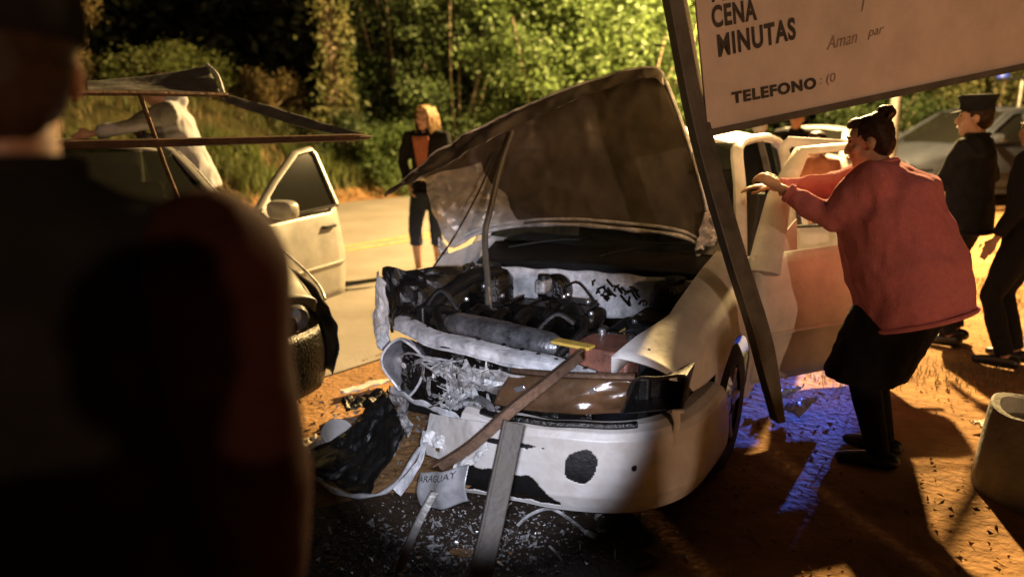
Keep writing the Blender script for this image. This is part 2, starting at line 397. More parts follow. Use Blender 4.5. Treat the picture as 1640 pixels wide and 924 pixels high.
# trunk wrapped in vines
vr = empty('vine_tree', (-3.95, 16.9, ground_z(-3.95, 16.9))); tag(vr, 'pale trunk hung with climbing vine leaves', 'tree')
mb = MB(); mb.tube(spline([(0, 0, -.4), (.06, 0, 1.2), (-.02, 0, 3), (.1, 0, 6.5)], 14), [.34 - .014 * i for i in range(14)], 12); mb.obj('trunk', M['bark'], vr)
pp = []
for k in range(1900):
    z = random.uniform(.1, 5.2); a = random.gauss(-.55, 1.0); rr = .27 + abs(random.gauss(0, .13)) + (.35 * max(0, 1.6 - z) * random.random())
    pp.append((math.cos(a) * rr + .05, -abs(math.sin(a + .9)) * rr * .9 - .12, z))
o = bpy.data.objects.new('crown', leaf_mesh('crown', pp, .15, M['leafV'], .7)); C.objects.link(o); o.parent = vr
# grass
sp = []
for k in range(26000):
    t = random.uniform(-8, 10); q = 4.9 + abs(random.gauss(0, 1.4)); x, y = rt(q, t)
    if nz((x, y, 0), .7, 2) > -.12 + .10 * random.random(): sp.append((x, y))
grass_patch('bank_grass', 'green grass growing on the roadside bank', sp, M['grass'], .34)
sp = []
for k in range(6000):
    t = random.uniform(-8, 9); q = 4.5 + abs(random.gauss(0, 2.4)); sp.append(rt(q, t))
grass_patch('dry_bank_grass', 'dry brown grass scattered over the earth bank', sp, M['dry'], .22)
sp = []
for k in range(26000):
    x = random.uniform(1.9, 6.5); y = random.uniform(2.6, 9)
    if nz((x, y, 0), .8, 7) > .02 + .15 * random.random() and qt(x, y)[0] < -3.8: sp.append((x, y))
grass_patch('verge_grass', 'short patchy grass on the sandy verge at right', sp, M['dry'], .06)
# clods and pebbles of the sandy verge
mb = MB()
for k in range(5000):
    x = random.uniform(-2.6, 4.5); y = random.uniform(1.8, 6.5)
    if qt(x, y)[0] > -3.6: continue
    s_ = random.uniform(.004, .018) * (1.6 if random.random() < .06 else 1); c = Vector((x, y, ground_z(x, y) + s_ * .3))
    vs = [c + Vector((random.uniform(-1, 1), random.uniform(-1, 1), random.uniform(-.6, .9))) * s_ for _ in range(4)]
    mb.add(vs, [(0, 1, 2), (0, 2, 3), (0, 3, 1), (1, 3, 2)])
tag(mb.obj('gravel', M['soil'], smooth=False), 'small clods and pebbles on the sandy verge', 'gravel', kind='stuff')
mb = MB()
for k in range(900):
    t = random.uniform(-6, 9); q = 4.35 + abs(random.gauss(0, .6)); x, y = rt(q, t); s_ = random.uniform(.015, .06); c = Vector((x, y, ground_z(x, y) + s_ * .2))
    vs = [c + Vector((random.uniform(-1, 1), random.uniform(-1, 1), random.uniform(-.5, .9))) * s_ for _ in range(4)]
    mb.add(vs, [(0, 1, 2), (0, 2, 3), (0, 3, 1), (1, 3, 2)])
tag(mb.obj('loose_earth', M['bank'], smooth=False), 'loose red earth along the far road edge', 'earth', kind='stuff')

# ---------------------------------------------------------------- street lamps (out of frame, they give the light)
def street_lamp(label, base, head, armlen):
    r = empty('street_lamp', (base[0], base[1], 0)); tag(r, label, 'lamp')
    hd = Vector(head) - Vector((base[0], base[1], 0))
    mb = MB(); mb.tube(spline([(0, 0, -.2), (0, 0, 3), (0, 0, hd.z - .1), (hd.x * .4, hd.y * .4, hd.z + .35), (hd.x, hd.y, hd.z + .22)], 24), [.085 - .0016 * i for i in range(24)], 10)
    mb.obj('pole', M['galv'], r)
    mb = MB(); mb.lathe([(.02, .34), (.10, .30), (.2, .16), (.22, .10), (.2, .10)], c=hd, n=16); mb.obj('lamp_shade', M['galv'], r)
street_lamp('tall street lamp beyond the wreck, lighting the road', (6.0, 11.9), LAMP_A, 1)
street_lamp('street lamp far behind the viewer', (7.2, -16.5), LAMP_B, 1)

# ================================================================== CARS
# car space: x to the car's left, y (called s) backwards from the nose, z up
def side_x(s, z):
    w_ = interp(s, [0, .15, .4, .9, 2, 3.2, 4, 4.3], [.66, .74, .80, .835, .85, .84, .80, .72]); t = (z - .56) / .4
    return w_ - .045 * t * t * (1.5 if t > 0 else 1) - .012 * sm(.60, .66, z)
def belt(s): return interp(s, [1.3, 2.4, 3.5, 4.3], [.925, .945, .965, .93])
def f_top(s): return interp(s, [.1, .3, .6, 1.0, 1.36], [.655, .72, .80, .875, .92])
def arch(s, z0, sc, r=.335): d = abs(s - sc); return .30 + math.sqrt(r * r - d * d) if d < r else z0
def fender(car, sg, m, s0=.16, dent=0, inner=None):
    ss = list(np.linspace(s0, .56, 9)) + list(np.linspace(.5655, 1.2345, 19)) + list(np.linspace(1.2355, 1.35, 4))
    inn = inner or (lambda s: interp(s, [.1, .3, .5, 1.2, 1.36], [.48, .54, .62, .62, .62]))
    rs = []
    for s in ss:
        zl = .565 if s < .565 else arch(s, .2, .9); zt = f_top(s)
        if s < .3 : zl = max(zl, .60 + .05 * (.3 - s) / .14)
        col = []
        zs = max(zl + .01, zt - .11); x1 = side_x(s, zs); xi = inn(s)
        for j in range(9): z = zl + (zs - zl) * j / 8; col.append((sg * side_x(s, z), s, z))
        for j in range(1, 10):
            a = j / 9 * 1.5708; col.append((sg * (x1 - (x1 - xi) * (1 - math.cos(a)) ** .9), s, zs + (zt + .03 - zs) * math.sin(a)))
        col.append((sg * xi, s, zt - .05))
        if dent: col = [Vector(p) + Vector((sg * -1, .4, .3)) * dent * max(0, nz(p, 4, 3)) for p in col]
        rs.append(col)
    return MB().rings(rs, closed=False, cap=False).obj('fender', m, car, solid=.006)
def wheel(car, sg, s, flat=0):
    mb = MB(); x = sg * .735
    mb.lathe([(.19, -.085), (.255, -.095), (.292, -.075), (.302, -.03), (.302, .03), (.292, .075), (.255, .095), (.19, .085)], 0, n=28)
    o = mb.obj('wheel', M['rubber'], car, loc=(x, s, .302))
    mb = MB(); mb.lathe([(.195, .07 * sg), (.185, .05 * sg), (.06, .055 * sg), (.055, .075 * sg), (.001, .075 * sg)], 0, n=28)
    for k in range(5):
        a = k * 1.2566; mb.tube([(.058 * sg, .05 * math.cos(a), .05 * math.sin(a)), (.066 * sg, .18 * math.cos(a), .18 * math.sin(a))], .026, 6)
    mb.obj('rim', M['alu'], o); return o
def door(car, sg, s0, s1, m, ang=0, front=True, win=True, mirror=False, gl='glass', handle=True, dz=0, ds=0):
    hz_ = Vector((sg * side_x(s0, .6), s0, 0)); L = s1 - s0
    mb = MB(); nu, nv = 12, 12; rs = []
    for i in range(nu):
        s = s0 + .006 + (L - .012) * i / (nu - 1); col = []
        for j in range(nv):
            zb = .25 if front else max(.25, arch(s, .25, 3.42, .36) if s > 3.06 else .25)
            z = zb + (belt(s) - zb) * j / (nv - 1); col.append(Vector((sg * side_x(s, z), s, z)) - hz_)
        rs.append(col)
    outer = rs
    mb.rings(outer, closed=False, cap=False)
    o = mb.obj('door', m, car, loc=hz_); k = o.modifiers.new('s', 'SOLIDIFY'); k.thickness = .055; k.offset = -1 if sg < 0 else 1
    # which side is outwards: check normal
    n0 = o.data.polygons[40].normal
    k.offset = -1 if n0.x * sg > 0 else 1
    o.rotation_euler = (0, 0, -sg * ang)
    # window frame
    xb = side_x(2, .93)
    if front: fr = [(s0 + .03, .93 - (.09 if ds else 0)), (s0 + .40 - ds * .6, 1.16 + dz * .6), (s0 + .74 - ds, 1.345 + dz), (s1 - .06, 1.372 + dz), (s1 - .02, 1.33 + dz), (s1 - .012, .95)]
    else: fr = [(s0 + .012, .95), (s0 + .02, 1.33 + dz), (s0 + .06, 1.372 + dz), (s0 + .62, 1.34 + dz), (s1 - .10, 1.14), (s1 - .03, .965)]
    def fx(z): return interp(z, [.9, 1.38 + dz], [.815, .60])
    P = [Vector((sg * fx(z), s, z)) - hz_ for s, z in fr]
    MB().tube([p for a, b in zip(P, P[1:]) for p in (a, a.lerp(b, .5))] + [P[-1]], ([.034] * (2 * len(P) - 1) if not ds else [.085, .075, .062, .052, .045, .04, .036, .034, .034, .034, .034]), 8, flat=.55 if not ds else .4).obj('window_frame', m, o)
    # belt trim
    if not (ds and ang): MB().tube([Vector((sg * (fx(.94) + .012), s, belt(s) + .004)) - hz_ for s in np.linspace(s0 + .02, s1 - .02, 5)], .011, 6).obj('belt_trim', M['black'], o)
    if win:
        cen = sum(P, Vector()) / len(P); mbw = MB(); k_ = len(P)
        mbw.add(P + [cen], [(i, (i + 1) % k_, k_) for i in range(k_)]); mbw.obj('window', M[gl], o, smooth=False, solid=.004)
    if front:   # sail patch in the front corner of the window
        a = [(s0 + .05, .935), (s0 + .30, 1.09), (s0 + .26, .94)]
        MB().add([Vector((sg * (fx(z) + .004), s, z)) - hz_ for s, z in a], [(0, 1, 2)]).obj('window_corner', m if mirror is None else M['black'], o, smooth=False, solid=.012)
    # handle, side moulding
    if handle:
        s = s1 - .16; MB().tube([Vector((sg * (side_x(s + d, .80) + e), s + d, .80)) - hz_ for d, e in ((-.075, 0), (-.06, .026), (.06, .026), (.075, 0))], .0125, 6).obj('handle', M['black'], o)
    MB().tube([Vector((sg * (side_x(s, .52) + .004), s, .52)) - hz_ for s in np.linspace(s0 + .02, s1 - .02, 8)], .02, 6, flat=.4).obj('side_moulding', m, o)
    if mirror:
        c = Vector((sg * .93, s0 + .20, 1.0)) - hz_
        mbm = MB(); rs = []
        for t, sc in ((-.05, .55), (-.035, .9), (0, 1), (.035, .97), (.045, .9)):
            rs.append([c + Vector((sg * (.115 * sc * np.sign(math.cos(a)) * abs(math.cos(a)) ** .6), t, .068 * sc * np.sign(math.sin(a)) * abs(math.sin(a)) ** .6)) for a in np.linspace(0, 2 * math.pi, 21)[:-1]])
        mm = mbm.rings(rs).obj('mirror', m, o)
    return o
def cabin(car, m, gl='glass', seats=True, dz=0, ds=0):
    # pillars, roof, glass
    for sg in (-1, 1):
        MB().tube(spline([(sg * .735, 1.33, .925), (sg * .66, 1.75 - ds * .6, 1.19 + dz * .6), (sg * .59, 2.08 - ds, 1.365 + dz), (sg * .575, 2.35, 1.395 + dz)], 12), .033, 8, flat=.8).obj('front_pillar', m, car)
        MB().tube([(sg * .775, 2.36, .9), (sg * .60, 2.37, 1.37 + dz)], .035, 6).obj('centre_pillar', M['black'], car)
        MB().tube(spline([(sg * .575, 2.35, 1.395 + dz), (sg * .575, 2.9, 1.39 + dz), (sg * .60, 3.25, 1.30 + dz), (sg * .68, 3.72, .97)], 14), [.033] * 7 + [.04, .05, .06, .07, .075, .08, .08], 8, flat=.7).obj('rear_pillar', m, car)
    f = lambda u, v: Vector(((u * 2 - 1) * .585, 2.06 - ds + v * (1.02 + ds), 1.37 + dz + .055 * (1 - (u * 2 - 1) ** 2) + .03 * math.sin(v * math.pi) - .02 * abs(u * 2 - 1) ** 6))
    MB().grid(f, 15, 12).obj('roof', m, car, solid=.02)
    f = lambda u, v: Vector(((u * 2 - 1) * (.73 - .15 * v), 1.33 + (.74 - ds) * v - .10 * (1 - (u * 2 - 1) ** 2) * (1 - .3 * v), .93 + (.455 + dz) * v + .0 * u))
    MB().grid(f, 13, 8).obj('windscreen', M[gl], car)
    f = lambda u, v: Vector(((u * 2 - 1) * (.58 + .06 * v), 3.06 + .62 * v + .05 * (1 - (u * 2 - 1) ** 2), 1.395 + dz - (.42 + dz) * v))
    MB().grid(f, 13, 8).obj('rear_window', M[gl], car)
    # quarters + boot
    for sg in (-1, 1):
        rs = []
        for s in list(np.linspace(3.32, 3.74, 12)) + list(np.linspace(3.765, 4.27, 8)):
            zl = arch(s, .24, 3.42, .335) if s < 3.75 else .24; zt = belt(s)
            col = [(sg * side_x(s, zl + (zt - zl) * j / 8), s, zl + (zt - zl) * j / 8) for j in range(9)]
            col += [(sg * (side_x(s, zt) - .04), s, zt + .02), (sg * .60, s, zt + .03)]; rs.append(col)
        MB().rings(rs, closed=False, cap=False).obj('rear_wing', m, car, solid=.006)
    f = lambda u, v: Vector(((u * 2 - 1) * .61, 3.66 + .62 * v, .985 - .03 * v + .02 * (1 - (u * 2 - 1) ** 2)))
    MB().grid(f, 9, 6).obj('boot_lid', m, car, solid=.01)
    MB().box((0, 4.26, .58), (1.42, .05, .70)).obj('rear_panel', m, car, bevel=.02)
    # floor, sills, bulkhead, dash, seats
    MB().box((0, 2.4, .24), (1.5, 2.5, .1)).obj('floor_pan', M['black'], car)
    for sg in (-1, 1): MB().box((sg * .775, 2.35, .25), (.09, 2.05, .13)).obj('sill', m, car, bevel=.02)
    MB().box((0, 1.55, .78), (1.36, .34, .26)).obj('dashboard', M['black'], car, bevel=.05)
    if seats:
        for sg in (-1, 1):
            mb = MB(); mb.box((sg * .36, 2.15, .48), (.5, .5, .18)); mb.box((sg * .36, 2.46, .84), (.48, .14, .62), Matrix.Rotation(R(-14), 4, 'X')); mb.box((sg * .36, 2.58, 1.2), (.24, .09, .16))
            mb.obj('seat', M['seat'], car, bevel=.05)
        mb = MB(); mb.box((0, 3.1, .5), (1.3, .5, .18)); mb.box((0, 3.4, .8), (1.3, .14, .5), Matrix.Rotation(R(-16), 4, 'X')); mb.obj('rear_seat', M['seat'], car, bevel=.05)
    mb = MB(); a = [(-.36 + 0, 0, 0)]
    ring = [Vector((.36 + .18 * math.cos(q), 1.80 + .07 * math.sin(q), .92 + .17 * math.sin(q))) for q in np.linspace(0, 2 * math.pi, 25)]
    MB().tube(ring, .014, 6).obj('steering_wheel', M['black'], car)

# ------------------------------------------------------------------ the wrecked white car
W = empty('wrecked_white_car', (-.13, 2.81, 0), R(-28)); tag(W, 'crashed white sedan with crushed nose and raised torn bonnet', 'car')
cabin(W, M['white'], dz=.085, ds=.28)
fender(W, 1, M['white'])
door(W, 1, 1.36, 2.36, M['white'], R(36), True, win=False, mirror=None, dz=.085, ds=.30)
door(W, 1, 2.37, 3.30, M['white'], R(53), False, win=False, dz=.085)
door(W, -1, 1.36, 2.36, M['white'], 0, True, dz=.085, ds=.30); door(W, -1, 2.37, 3.30, M['white'], 0, False, dz=.085)
for sg in (-1, 1):
    for s in (.9, 3.42): wheel(W, sg, s if not (sg < 0 and s < 1) else .98)
# bumper: right-hand half of the picture still whole
bp = [(-.02, -.115), (.2, -.105), (.4, -.065), (.58, 0), (.70, .075), (.79, .19), (.83, .34), (.845, .56)]
prof = [(.0, .165), (.012, .19), (.03, .24), (.034, .30), (.03, .36), (.02, .42), (.016, .46), (.0, .485), (-.035, .50), (-.08, .50)]
bpath = spline([(a, b, 0) for a, b in bp], 60)
def bump_pt(i, k):
    p = bpath[i]; t = (bpath[min(59, i + 1)] - bpath[max(0, i - 1)]).normalized(); n = Vector((t.y, -t.x, 0))
    o_, z = prof[k]; u = i / 59
    return p + n * o_ + Vector((0, 0, z + .045 * sm(.35, 1, u) - .02))
fine = MB(); NU, NV = 260, 120
def bfn(u, v):
    i = u * 59; i0 = min(58, int(i)); k = v * 9; k0 = min(8, int(k)); a, b = i - i0, k - k0
    p = bump_pt(i0, k0) * (1 - a) * (1 - b) + bump_pt(i0 + 1, k0) * a * (1 - b) + bump_pt(i0, k0 + 1) * (1 - a) * b + bump_pt(i0 + 1, k0 + 1) * a * b
    d = max(0, .42 - u) * .06 * nz(p, 6, 1)
    return p + Vector((0, d - .0, d * .6))
def bkeep(u, v):
    p = bfn(u, v); z = p.z; x = p.x
    r = math.hypot((x - .475) / .058, (z - .345) / .062) + .22 * nz((x, z, 0), 30, 5)
    if r < 1: return False                                   # the round lamp hole with its torn rim
    if math.hypot((x - .655) / .009, (z - .345) / .011) < 1 + .5 * nz((x, z, 0), 60, 2): return False
    if x < .40:                                              # long split, and the lower edge torn away
        c = .402 + .014 * nz((x, 0, 0), 12, 4) - .03 * (x - .1); h_ = .010 * min(1, (.36 - x) * 6)
        if x < .36 and abs(z - c) < h_ + .007 * nz((x, z, 0), 40, 1): return False
        c = .285 + .022 * nz((x, 0, 0), 7, 8) + .012 * nz((x, 0, 0), 25, 3) - .10 * sm(.26, .40, x)
        if z < c and z > .17 + .01 * nz((x, 0, 0), 20, 9): return False
    return True
MB().grid(bfn, NU, NV, bkeep).obj('bumper', M['bwhite'], W, solid=.004)
mb = MB(); mb.grid(lambda u, v: bfn(u * .97, .06 + .86 * v) + Vector((-.01, .045, 0)), 30, 8); mb.obj('bumper_backing', M['black'], W)
mb = MB(); mb.grid(lambda u, v: bfn(u, 0) + Vector((0, .02 + .28 * v, -.01 - .03 * v)), 30, 4); mb.obj('undertray', M['black'], W)
MB().tube([bfn(u, .9) + Vector((0, -.012, .004)) for u in np.linspace(.06, .52, 20)], .017, 8, flat=.8).obj('bumper_trim', M['grime'], W)
# headlight hole
hb = MB(); v8 = [(.575, .085, .515), (.775, .165, .545), (.785, .165, .672), (.62, .085, .655)]
bk = [Vector(p) + Vector((-.01, .17, 0)) for p in v8]
hb.add([Vector(p) for p in v8] + bk, [(4, 5, 6, 7), (0, 1, 5, 4), (1, 2, 6, 5), (2, 3, 7, 6), (3, 0, 4, 7)]); hb.obj('headlight_hole', M['black'], W, smooth=False, solid=.004)
MB().tube(spline([(.575, .08, .52), (.62, .075, .656), (.70, .115, .667), (.786, .16, .675), (.785, .165, .61), (.777, .165, .545)], 20), .007, 6).obj('headlight_rim', M['black'], W)
mb = MB(); mb.tube(spline([(.765, .125, .545), (.775, .12, .50), (.768, .122, .45), (.772, .118, .425), (.745, .105, .405)], 12), [.018, .017, .014, .012, .012, .012, .013, .014, .011, .009, .008, .006], 6, flat=.6)
mb.tube([(.755, .12, .545), (.795, .13, .55)], .008, 6); mb.obj('broken_bracket', M['paper'], W)
# brown lamp / grille panel between the headlight hole and the middle
lf = surf([[(.08, -.03, .50), (.25, -.03, .505), (.42, .0, .515), (.575, .075, .52)],
           [(.10, -.01, .56), (.26, -.02, .57), (.44, .01, .58), (.595, .075, .59)],
           [(.12, .05, .61), (.28, .03, .63), (.46, .05, .645), (.615, .085, .655)]])
MB().grid(lambda u, v: lf(u, v) + Vector((0, .012 * nz((u, v, 0), 5, 2), 0)), 30, 14).obj('grille_panel', M['lens'], W, solid=.006)
MB().tube([lf(u, .97) + Vector((0, .01, .012)) for u in np.linspace(0, 1, 12)], .013, 6).obj('grille_rail', M['rust'], W)
for u, v, l_ in ((.2, .62, .05), (.28, .35, .09), (.72, .7, .03)):
    MB().box(lf(u, v) + Vector((0, -.012, 0)), (l_, .01, .02), Matrix.Rotation(R(-24), 4, 'Y')).obj('lamp_fragment', M['chrome'], W, bevel=.004)
# crossbar of the nose (bent radiator support)
rs_ = spline([(-.60, .26, .70), (-.54, .22, .695), (-.28, .12, .69), (.02, .085, .685), (.2, .07, .675), (.36, .06, .66), (.45, .07, .64)], 90)
mb = MB(); rr = []
for i, p in enumerate(rs_):
    b_ = .014 * nz(p, 4, 1) + .004 * nz(p, 14, 2)
    rr.append([p + Vector(q) + Vector((0, b_, b_)) for q in ((0, .06, -.012), (0, .056, .008), (0, .0, .004), (0, -.010, -.004), (0, -.012, -.032), (0, -.022, -.035), (0, -.022, -.040), (0, -.004, -.042), (0, .02, -.03))])
mb.rings(rr, closed=False, cap=False); rso = mb.obj('radiator_support', M['raw'], W, solid=.005)
for i in range(4, 86, 7): MB().lathe([(.010, .0), (.008, .004), (.001, .004)], c=rs_[i] + Vector((0, .04, .012)), n=8).obj('bolt', M['grime'], rso)
mb = MB(); mb.grid(lambda u, v: Vector((-.05 + .45 * u, .03 + .02 * nz((u, v, 0), 4, 9), .62 - .10 * v - .01 * u + .02 * nz((u, v, 1), 3, 4))), 24, 8); mb.obj('lower_support', M['dirty'], W, solid=.006)
# crumpled lower nose
def crump(name, ctrl, m, nu=30, nv=20, amp=.02, fr=7, seed=0, keep=None, solid=.005, sharp=False):
    f = surf(ctrl); mb = MB()
    def g(u, v):
        p = f(u, v); a = abs(nz(p, fr * .8, seed)) + .6 * abs(nz(p, fr * 1.7, seed + 5)) + .35 * abs(nz(p, fr * 3.3, seed + 8)) - .45
        c = nz(p, fr * 1.2, seed + 13)
        return p + Vector((.5 * c, -1.3 * a, .8 * a + .4 * c)) * amp * 1.5
    mb.grid(g, int(nu * 1.3), int(nv * 1.3), keep); return mb.obj(name, m, W, solid=solid, smooth=False)
MB().grid(lambda u, v: Vector((-.50 + .60 * u, .06 - .16 * u + .012 * nz((u * 8, v, 0), 1, 3), .445 - .02 * u - .03 * v + .012 * nz((u * 9, v, 5), 1, 7))), 40, 5).obj('lower_crossmember', M['raw'], W, solid=.006)
crump('crushed_nose_panel', [[(-.62, .30, .56), (-.54, .25, .54), (-.46, .2, .50)], [(-.63, .27, .45), (-.55, .20, .44), (-.46, .14, .42)], [(-.60, .22, .34), (-.52, .16, .32), (-.43, .1, .30)], [(-.52, .16, .24), (-.46, .1, .23), (-.40, .06, .22)]], M['dirty'], 24, 30, .05, 9, 4)
MB().grid(lambda u, v: Vector((-.52 + .6 * u, .20 - .14 * u, .60 - .24 * v)), 10, 6).obj('radiator_opening', M['black'], W)
wc = crump('bumper_torn_half', [[(-.20, -.06, .42), (-.10, -.10, .44), (.02, -.135, .46), (.12, -.15, .475)], [(-.195, -.10, .34), (-.10, -.125, .35), (.02, -.15, .37), (.11, -.16, .40)], [(-.19, -.11, .26), (-.10, -.135, .265), (.0, -.155, .285), (.09, -.16, .33)]], M['bwhite'], 50, 34, .006, 6, 6,
      keep=lambda u, v: not ((.20 < u < .30 and .58 < v < .80)) and v < 1.15 - .6 * max(0, u - .45))
crump('nose_strut', [[(-.205, -.11, .36), (-.18, -.12, .36)], [(-.215, -.15, .24), (-.185, -.16, .24)], [(-.30, -.20, .12), (-.25, -.22, .11)]], M['raw'], 8, 20, .010, 9, 44)
crump('torn_paint_flap', [[(-.17, -.13, .385), (-.08, -.15, .375)], [(-.18, -.16, .335), (-.07, -.17, .33)]], M['white'], 12, 8, .02, 14, 9)
crump('torn_bumper_lip', [[(-.02, -.15, .30), (.06, -.16, .345), (.12, -.15, .40)], [(-.04, -.17, .25), (.05, -.18, .29), (.13, -.16, .36)]], M['white'], 16, 8, .03, 10, 12)
# crushed plastic and loom in front of the radiator
mb = MB()
for k in range(150):
    c = Vector((random.gauss(-.08, .07), -.01 + random.uniform(-.05, .05), random.uniform(.45, .63)))
    a = Vector((random.uniform(-1, 1), random.uniform(-.5, .5), random.uniform(-1, 1))).normalized() * random.uniform(.015, .045)
    b = a.cross(Vector((random.uniform(-1, 1), random.uniform(-1, 1), random.uniform(-1, 1)))).normalized() * random.uniform(.004, .014); n = a.cross(b).normalized() * .003
    m_ = Vector((random.uniform(-.01, .01), random.uniform(-.02, 0), random.uniform(-.01, .01)))
    mb.add([c - a - b, c - a + b, c + m_ + b, c + m_ - b, c + a + b * .4, c + a - b * .4] + [p + n for p in (c - a - b, c - a + b, c + m_ + b, c + m_ - b, c + a + b * .4, c + a - b * .4)], [(0, 1, 2, 3), (3, 2, 4, 5), (6, 9, 8, 7), (9, 11, 10, 8), (0, 6, 7, 1), (4, 10, 11, 5), (0, 3, 9, 6), (3, 5, 11, 9), (1, 7, 8, 2), (2, 8, 10, 4)])
tag(mb.obj('crushed_fan_pieces', M['wire'], W, smooth=False), kind='stuff')
mb = MB()
for k in range(9):
    c = Vector((random.uniform(-.45, -.25), .06, random.uniform(.55, .62))); mb.tube(spline([c, c + Vector((.07, -.03, .03)), c + Vector((.15, -.02, random.uniform(-.02, .05)))], 8), .005, 5)
mb.obj('loose_wires', M['wire'], W)
MB().tube(spline([(-.06, -.02, .50), (.02, -.05, .52), (.09, -.07, .50), (.12, -.09, .44), (.08, -.12, .40), (.02, -.13, .37)], 24), .016, 8).obj('bent_hose_pipe', M['alu'], W)
crump('radiator_core', [[(-.5, .17, .62), (-.1, .10, .64), (.45, .1, .62)], [(-.5, .15, .38), (-.1, .06, .40), (.45, .08, .44)]], M['grime'], 30, 16, .03, 6, 15)
# left headlamp (picture left): torn chrome bowl
mb = MB(); f = []
rs = []
for r_, d_ in ((.118, -.03), (.12, -.02), (.114, .0), (.095, .05), (.06, .085), (.025, .095), (.004, .095)):
    rs.append([Vector((-.455 + r_ * .86 * math.cos(a), .13 + d_ + .02 * math.cos(a * 3), .535 + r_ * 1.12 * math.sin(a) + .012 * math.sin(a * 2 + 1))) for a in np.linspace(0, 2 * math.pi, 25)[:-1]])
mb.rings(rs, cap=False); hl = mb.obj('headlamp_bowl', M['chrome'], W, solid=.004)
MB().tube([rs[0][i % 24] for i in range(25)], .006, 6).obj('bowl_rim', M['raw'], hl)
# left wing (picture left) peeled outwards
crump('peeled_wing', [[(-.94, .56, .84), (-.88, .50, .83), (-.82, .49, .79)], [(-.94, .53, .70), (-.87, .46, .69), (-.80, .45, .67)], [(-.92, .48, .58), (-.84, .42, .57), (-.76, .41, .56)], [(-.84, .42, .48), (-.79, .38, .48), (-.73, .38, .49)]], M['bwhite'], 18, 26, .022, 9, 17)
crump('wing_inner_skin', [[(-.92, .58, .85), (-.72, .62, .86), (-.55, .9, .84)], [(-.88, .54, .72), (-.68, .52, .76), (-.52, .8, .74)], [(-.80, .46, .55), (-.66, .42, .62), (-.52, .6, .6)]], M['black'], 20, 16, .03, 6, 19)
crump('wing_rear_skin', [[(-.82, .95, .85), (-.78, 1.2, .88), (-.75, 1.36, .92)], [(-.86, .95, .65), (-.84, 1.2, .6), (-.83, 1.36, .6)], [(-.84, 1.0, .5), (-.83, 1.25, .3), (-.83, 1.36, .25)]], M['white'], 20, 18, .02, 5, 21)
# ---- engine bay
bay = MB(); bay.box((0, .68, .30), (1.25, .95, .06)); bay.box((.60, .72, .52), (.05, .95, .42)); bay.box((-.62, .82, .50), (.05, .7, .40)); bay.obj('bay_floor', M['black'], W, bevel=.01)
fw = MB(); fw.grid(lambda u, v: Vector((-.66 + 1.3 * u, 1.14 - .02 * math.sin(u * 9) * v, .56 + .235 * v + .035 * u + .004 * math.sin(u * 40))), 40, 12); fw.obj('firewall', M['raw'], W, solid=.008)
MB().grid(lambda u, v: Vector((-.68 + 1.36 * u, 1.13 + .22 * v, .80 + .05 * u + .09 * v + .02 * math.sin(u * 3.14))), 24, 6).obj('cowl', M['black'], W, solid=.01)
for a, b in (((-.5, 1.18, .90), (.05, 1.30, .965)), ((.05, 1.16, .90), (.5, 1.28, .985))):
    MB().tube(spline([a, Vector(a).lerp(Vector(b), .5) + Vector((0, 0, .02)), b], 8), .007, 6).obj('wiper', M['black'], W)
mb = MB(); mb.box((-.05, .62, .50), (.62, .46, .28)); mb.obj('engine_block', M['grime'], W, bevel=.05)
vc = MB(); rr = []
for i in range(15):
    u = i / 14; c = Vector((-.40 + .60 * u, .40 - .06 * u, .665 - .015 * u)); r_ = .062 * (1 - .25 * abs(u - .4)) * (1 if 0 < i < 14 else .7)
    rr.append([c + Vector((0, math.cos(a) * r_ * 1.25, math.sin(a) * r_)) for a in np.linspace(0, 2 * math.pi, 17)[:-1]])
vc.rings(rr); vo = vc.obj('intake_manifold', M['alu'], W)
mb = MB()
for k in range(4): mb.tube(spline([(-.32 + .13 * k, .46, .68), (-.32 + .13 * k, .55, .71), (-.31 + .13 * k, .66, .64)], 8), .026, 8)
mb.obj('intake_runners', M['grime'], vo)
mb = MB(); mb.box((-.02, .74, .68), (.5, .16, .08)); mb.obj('valve_cover', M['grime'], W, bevel=.03)
bt = MB(); bt.box((.405, .41, .60), (.27, .27, .17), Matrix.Rotation(R(-6), 4, 'Z')); bto = bt.obj('battery', M['batt'], W, bevel=.012)
MB().box((.285, .275, .694), (.18, .06, .014), Matrix.Rotation(R(-6), 4, 'Z')).obj('yellow_strap', M['yel'], bto, bevel=.004)
for tx, ty in ((.33, .49), (.47, .46)): MB().lathe([(.018, 0), (.018, .03), (.001, .03)], c=(tx, ty, .683), n=10).obj('terminal', M['alu'], bto)
MB().box((.47, .80, .60), (.2, .3, .24)).obj('air_box', M['black'], W, bevel=.03)
MB().lathe([(.12, .5), (.12, .76), (.09, .80), (.05, .81), (.05, .84), (.001, .84)], c=(-.5, .98, 0), n=20).obj('strut_tower', M['grime'], W)
MB().lathe([(.12, .5), (.12, .79), (.09, .83), (.05, .84), (.05, .86), (.001, .86)], c=(.50, 1.0, 0), n=20).obj('strut_tower', M['grime'], W)
MB().tube(spline([(-.62, .50, .66), (-.58, .66, .74), (-.52, .84, .80), (-.46, .98, .80)], 14), .05, 10, flat=.7).obj('air_duct', M['black'], W)
MB().lathe([(.02, -.07), (.075, -.06), (.085, -.04), (.088, -.01), (.085, .0), (.088, .01), (.085, .04), (.03, .06), (.02, .09)], 1, c=(-.14, 1.02, .72), n=24).obj('brake_servo', M['grime'], W)
MB().box((-.15, .90, .77), (.06, .10, .07)).obj('fluid_tank', M['wire'], W, bevel=.012)
MB().lathe([(.03, 0), (.03, .02), (.001, .022)], c=(-.15, .90, .805), n=12).obj('fluid_cap', M['black'], W)
MB().box((.02, .92, .66), (.2, .12, .10)).obj('relay_box', M['black'], W, bevel=.012)
